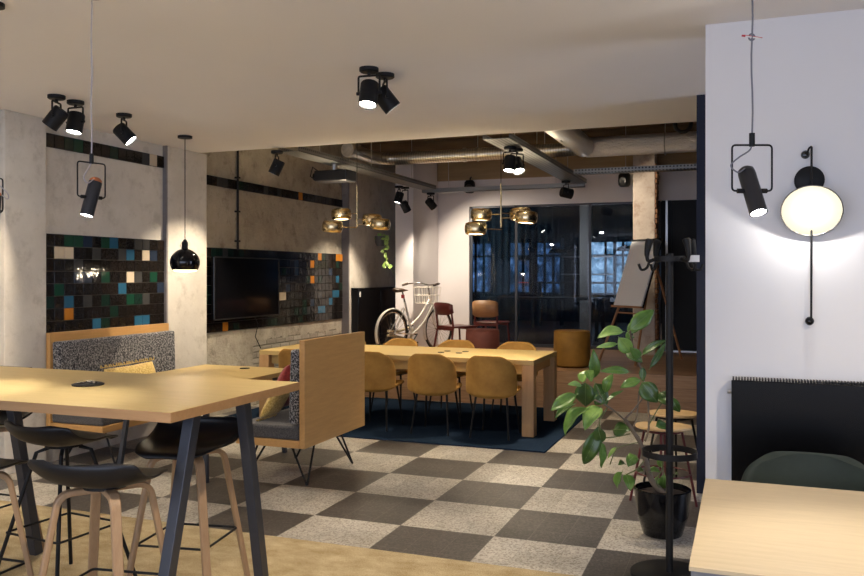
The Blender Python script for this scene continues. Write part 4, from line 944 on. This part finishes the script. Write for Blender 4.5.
# bicycle
def bicycle(label, A, B_):
    A = Vector(A); B_ = Vector(B_); ang = math.atan2(B_.y - A.y, B_.x - A.x)
    t = thing('bicycle', label, 'bicycle', A, ang); Rr = .325; WB = (B_ - A).length; FX = WB
    def ring(cx, r, tr, y=0, n=48, a0=0, a1=2 * PI, closed=True): return add_tube(bm_(), [(cx + r * math.cos(a), y, Rr + .008 + r * math.sin(a)) for a in [a0 + (a1 - a0) * i / (n if closed else n - 1) for i in range(n)]], tr, 8, closed)
    for cx in (0, FX):
        w = obj('wheel', ring(cx, Rr - .008, .016), RUBBER, t, smooth=True)
        obj('rim', ring(cx, Rr - .034, .010), CHROME, w, smooth=True)
        b = bm_()
        for i in range(28):
            a = 2 * PI * i / 28; s = 1 if i % 2 else -1; h = a + .5 * s
            add_tube(b, [(cx + .02 * math.cos(h), s * .025, Rr + .02 * math.sin(h) + .008), (cx + (Rr - .04) * math.cos(a), 0, Rr + .008 + (Rr - .04) * math.sin(a))], .0016, 4)
        obj('spokes', b, CHROME, w); obj('hub', add_tube(bm_(), [(cx, -.045, Rr + .008), (cx, .045, Rr + .008)], .018, 12), CHROME, w)
        fl_ = bm_(); n = 22; a0, a1 = (math.radians(50 if cx else 25), math.radians(205)); prev = None
        for i in range(n + 1):
            a = a0 + (a1 - a0) * i / n; r = Rr + .022
            q = [fl_.verts.new((cx + (r - abs(s) * .012) * math.cos(a), s * .027, Rr + .008 + (r - abs(s) * .012) * math.sin(a))) for s in (-1, -.5, 0, .5, 1)]
            if prev: [fl_.faces.new((prev[j], prev[j + 1], q[j + 1], q[j])) for j in range(4)]
            prev = q
        obj('mudguard', fl_, IVORY, t, smooth='all', solid=.002)
    BB = (.43, 0, .29); ST = (.27, 0, .76); HT = (FX - .21, 0, .83); HB = (FX - .15, 0, .66)
    f = bm_(); add_tube(f, [BB, ST], .016, 10); add_tube(f, [HT, HB], .019, 10); add_tube(f, cat_interp([(HB[0] - .01, 0, .69), (.68, 0, .45), BB], 5), .030, 10); add_tube(f, cat_interp([(HT[0], 0, .79), (.62, 0, .56), (.40, 0, .42)], 5), .014, 10)
    for s in (-1, 1): add_tube(f, [(BB[0], s * .03, BB[2]), (0, s * .05, Rr)], .010, 8); add_tube(f, [(ST[0] - .01, s * .02, .68), (0, s * .05, Rr)], .008, 8)
    for s in (-1, 1): add_tube(f, arc_pts([(HB[0] + .01, s * .03, .63), (FX - .08, s * .048, .5), (FX, s * .05, Rr)], .05), .010, 8)
    obj('frame', f, IVORY, t, smooth=True)
    obj('seat_post', add_tube(bm_(), [ST, (.22, 0, .91)], .012, 10), CHROME, t)
    s_ = bm_(); add_tube(s_, [(.06, 0, .925), (.10, 0, .935), (.18, 0, .935), (.26, 0, .93), (.33, 0, .925)], [.05, .085, .075, .04, .015], 14); bmesh.ops.scale(s_, vec=(1, 1, .4), verts=s_.verts, space=Matrix.Translation((0, 0, -.93)))
    obj('saddle', s_, mat('brown_saddle', (.07, .04, .025), .5), t, smooth=True)
    hb = bm_(); add_tube(hb, [HT, (FX - .24, 0, .98)], .012, 10); add_tube(hb, cat_interp([(FX - .46, -.30, 1.0), (FX - .34, -.29, 1.02), (FX - .22, -.18, 1.03), (FX - .20, 0, 1.0), (FX - .22, .18, 1.03), (FX - .34, .29, 1.02), (FX - .46, .30, 1.0)], 5), .011, 10)
    obj('handlebar', hb, CHROME, t, smooth=True)
    for s in (-1, 1): obj('grip', add_tube(bm_(), [(FX - .48, s * .30, .998), (FX - .37, s * .295, 1.02)], .016, 10), mat('brown_grip', (.08, .05, .035), .6), t)
    b = bm_(); x0, x1, y, z0, z1 = FX - .38, FX - .14, .16, .73, .97
    for z, e in ((z0, .02), ((z0 + z1) / 2, .01), (z1, 0)): add_tube(b, round_loop([(x0 + e, -y + e, z), (x1 - e, -y + e, z), (x1 - e, y - e, z), (x0 + e, y - e, z)], .02, 3), .006, 6, True)
    for i in range(5):
        u = i / 4
        for s in (-1, 1): add_tube(b, [(x0 + (x1 - x0) * u, s * y, z1), (x0 + .02 + (x1 - x0 - .04) * u, s * (y - .02), z0)], .004, 5)
        yy = -y + 2 * y * u; add_tube(b, [(x1, yy, z1), (x1 - .02, yy * .9, z0), (x0 + .02, yy * .9, z0), (x0, yy, z1)], .004, 5)
    obj('basket', b, IVORY, t)
    b = bm_(); add_tube(b, cat_interp([(-.02, .06, Rr + .03), (.2, .06, .34), (.45, .06, .38), (.5, .06, .30), (.44, .06, .21), (.2, .06, .26), (-.03, .06, Rr - .03)], 4), .02, 8); obj('chain_guard', b, mat('cream_chain_guard', (.55, .47, .30), .4), t, smooth=True)
    b = bm_(); add_tube(b, [(.43, -.1, .29), (.43, .1, .29)], .012, 8); add_tube(b, [(.43, .1, .29), (.54, .1, .40)], .009, 8); add_tube(b, [(.43, -.1, .29), (.32, -.1, .18)], .009, 8); rng(b, .50, .58, .1, .18, .39, .41); rng(b, .28, .36, -.18, -.1, .17, .19); obj('crank', b, BLACK, t)
    obj('rear_light', add_box(bm_(), (.23, 0, .84), (.03, .04, .05)), REDP, t)
    obj('kickstand', add_tube(bm_(), [(.36, .05, .30), (.30, .18, .01)], .008, 8), CHROME, t)
rw = Vector((-4.66, 10.66, PZ)); fw = Vector((-4.33, 11.65, PZ))
bicycle('white city bicycle with a wire basket on the platform', rw, fw)

# easel with flip chart
e0 = at(627, 305, 10.75); e0.z = PZ
wv_ = Vector((.45 * CS + .89 * SN, .45 * SN - .89 * CS, 0)).normalized()   # across the board
nv_ = Vector((wv_.y, -wv_.x, 0)).normalized()
if (nv_.x * CS + nv_.y * SN) > 0: nv_ = -nv_                                # face points left in view
ang = math.atan2(wv_.y, wv_.x)
t = thing('flip_chart_easel', 'white flip chart on a wooden tripod easel by the peeling pillar', 'easel', tuple(e0), ang)
# local: x across the board, face towards -y or +y
loc_n = Matrix.Rotation(-ang, 3, 'Z') @ nv_; sy = math.copysign(1, loc_n.y)
def ez(x, f, z): return Vector((x, sy * f, z))
tilt_ = .31; hb, ht = .75, 1.60
def bd(x, z, off=0): return ez(x, off - tilt_ * (z - hb) / (ht - hb), z)
b = bm_(); q = [bd(-.27, hb), bd(.27, hb), bd(.27, ht), bd(-.27, ht)]; off = ez(0, -.02, -.006)
v1 = [b.verts.new(p) for p in q]; v2 = [b.verts.new(p + off) for p in q]
b.faces.new(v1); b.faces.new(v2[::-1]); [b.faces.new((v1[i], v1[(i + 1) % 4], v2[(i + 1) % 4], v2[i])) for i in range(4)]
obj('paper_pad', b, mat('flip_paper', (.93, .94, .95), .8), t)
b = bm_(); q = [bd(-.285, hb - .02, -.022), bd(.285, hb - .02, -.022), bd(.285, ht + .03, -.022), bd(-.285, ht + .03, -.022)]
v1 = [b.verts.new(p) for p in q]; v2 = [b.verts.new(p + off) for p in q]
b.faces.new(v1); b.faces.new(v2[::-1]); [b.faces.new((v1[i], v1[(i + 1) % 4], v2[(i + 1) % 4], v2[i])) for i in range(4)]
obj('board', b, BLACK, t)
EW = wood('easel_beech', (.24, .10, .04), (.36, .17, .075), 'Z')
obj('ledge', add_tube(bm_(), [bd(-.29, hb - .015, .01), bd(.29, hb - .015, .01)], .018, 4), EW, t)
for s in (-1, 1): obj('leg', add_tube(bm_(), [bd(s * .12, ht + .02, -.06), ez(s * .36, .17, 0)], .016, 4), EW, t)
obj('leg', add_tube(bm_(), [bd(0, ht, -.07), ez(0, -.95, 0)], .016, 4), EW, t)
obj('leg_brace', add_tube(bm_(), [bd(-.22, hb - .1, -.06), bd(.22, hb - .1, -.06)], .012, 4), EW, t)

# hanging plant
hp = Vector((-5.17, 11.38, 2.12))
t = thing('hanging_plant', 'trailing light green plant in a dark hanging pot by the concrete pillar', 'plant', tuple(hp))
obj('pot', add_lathe(bm_(), [(0, -.08), (.055, -.08), (.08, -.03), (.085, .07), (.075, .07), (0, .05)], 26), mat('grey_ceramic', (.05, .05, .055), .5), t, smooth=True)
b = bm_()
for a in (.3, 2.4, 4.5): add_tube(b, [(.082 * math.cos(a), .082 * math.sin(a), .06), (0, 0, .5)], .002, 5)
add_tube(b, [(0, 0, .5), (0, 0, TOP - hp.z)], .002, 5); obj('hanging_wire', b, STEEL, t)
pp_save = pp; pp = hp; R2 = Vector((CS, SN, 0)); vinep = [Vector((0, 0, .06)) , R2 * .10 + Vector((0, -.02, .03)), R2 * .14 + Vector((0, -.05, -.12)), R2 * .10 + Vector((0, -.06, -.25)), R2 * .16 + Vector((0, -.06, -.38)), R2 * .23 + Vector((0, -.06, -.50))]
obj('vine', add_tube(bm_(), cat_interp([tuple(p) for p in vinep], 5), .004, 6), TWIG, t, smooth=True)
LL = leafm('vine_leaf', (.16, .28, .05), (.30, .42, .10))
for i in range(34):
    u = rr.random() ** 1.4; s = u * (len(vinep) - 1); i0 = min(int(s), len(vinep) - 2); p = vinep[i0].lerp(vinep[i0 + 1], s - i0) + Vector((rr.uniform(-.04, .04), rr.uniform(-.06, .02), rr.uniform(-.03, .05)))
    leaf(t, p, p + R2 * rr.uniform(-.06, .06) + Vector((0, -.02, rr.uniform(-.08, .0))), .05, LL, name='leaf')
pp = pp_save

# ------------------------------------------------------------------ light
# further ceiling spotlights of the front room (above and behind the camera)
GB = 'ceiling spotlights above the front room'
for x, y, a, pw, lab in ((-1.2, 1.6, (-.1, .3, -1), 26, 'ceiling spotlight above the open floor near the camera'), (1.3, 2.3, (0, .55, -1), 22, 'ceiling spotlight above the pale desk'), (-4.0, 1.8, (-.3, .5, -1), 24, 'ceiling spotlight over the left front corner')):
    spotlamp(lab, (x, y, H), a, power=pw, group=GB, size=90)
# daylight through the rear windows (dull blue sky)
w = bpy.data.worlds.new('world'); bpy.context.scene.world = w; w.use_nodes = True
bg = w.node_tree.nodes['Background']; bg.inputs['Color'].default_value = (.68, .77, 1.0, 1); bg.inputs['Strength'].default_value = 2.6
for x0, x1 in ((-5.1, -2.8), (-2.4, -.1), (.3, 2.4)):
    l = bpy.data.lights.new('window_daylight', 'AREA'); l.shape = 'RECTANGLE'; l.size = x1 - x0; l.size_y = 2.2; l.cycles.is_portal = True
    o = bpy.data.objects.new('window_daylight', l); C.objects.link(o); o.location = ((x0 + x1) / 2, -3.05, 1.6); o.rotation_euler = (math.radians(-90), 0, 0); o.rotation_euler = Vector((0, -1, 0)).to_track_quat('Z', 'Y').to_euler()

sc = bpy.context.scene
sc.view_settings.view_transform = 'Standard'; sc.view_settings.look = 'None'; sc.view_settings.gamma = 1; sc.view_settings.use_curve_mapping = False
sc.view_settings.exposure = 1.0
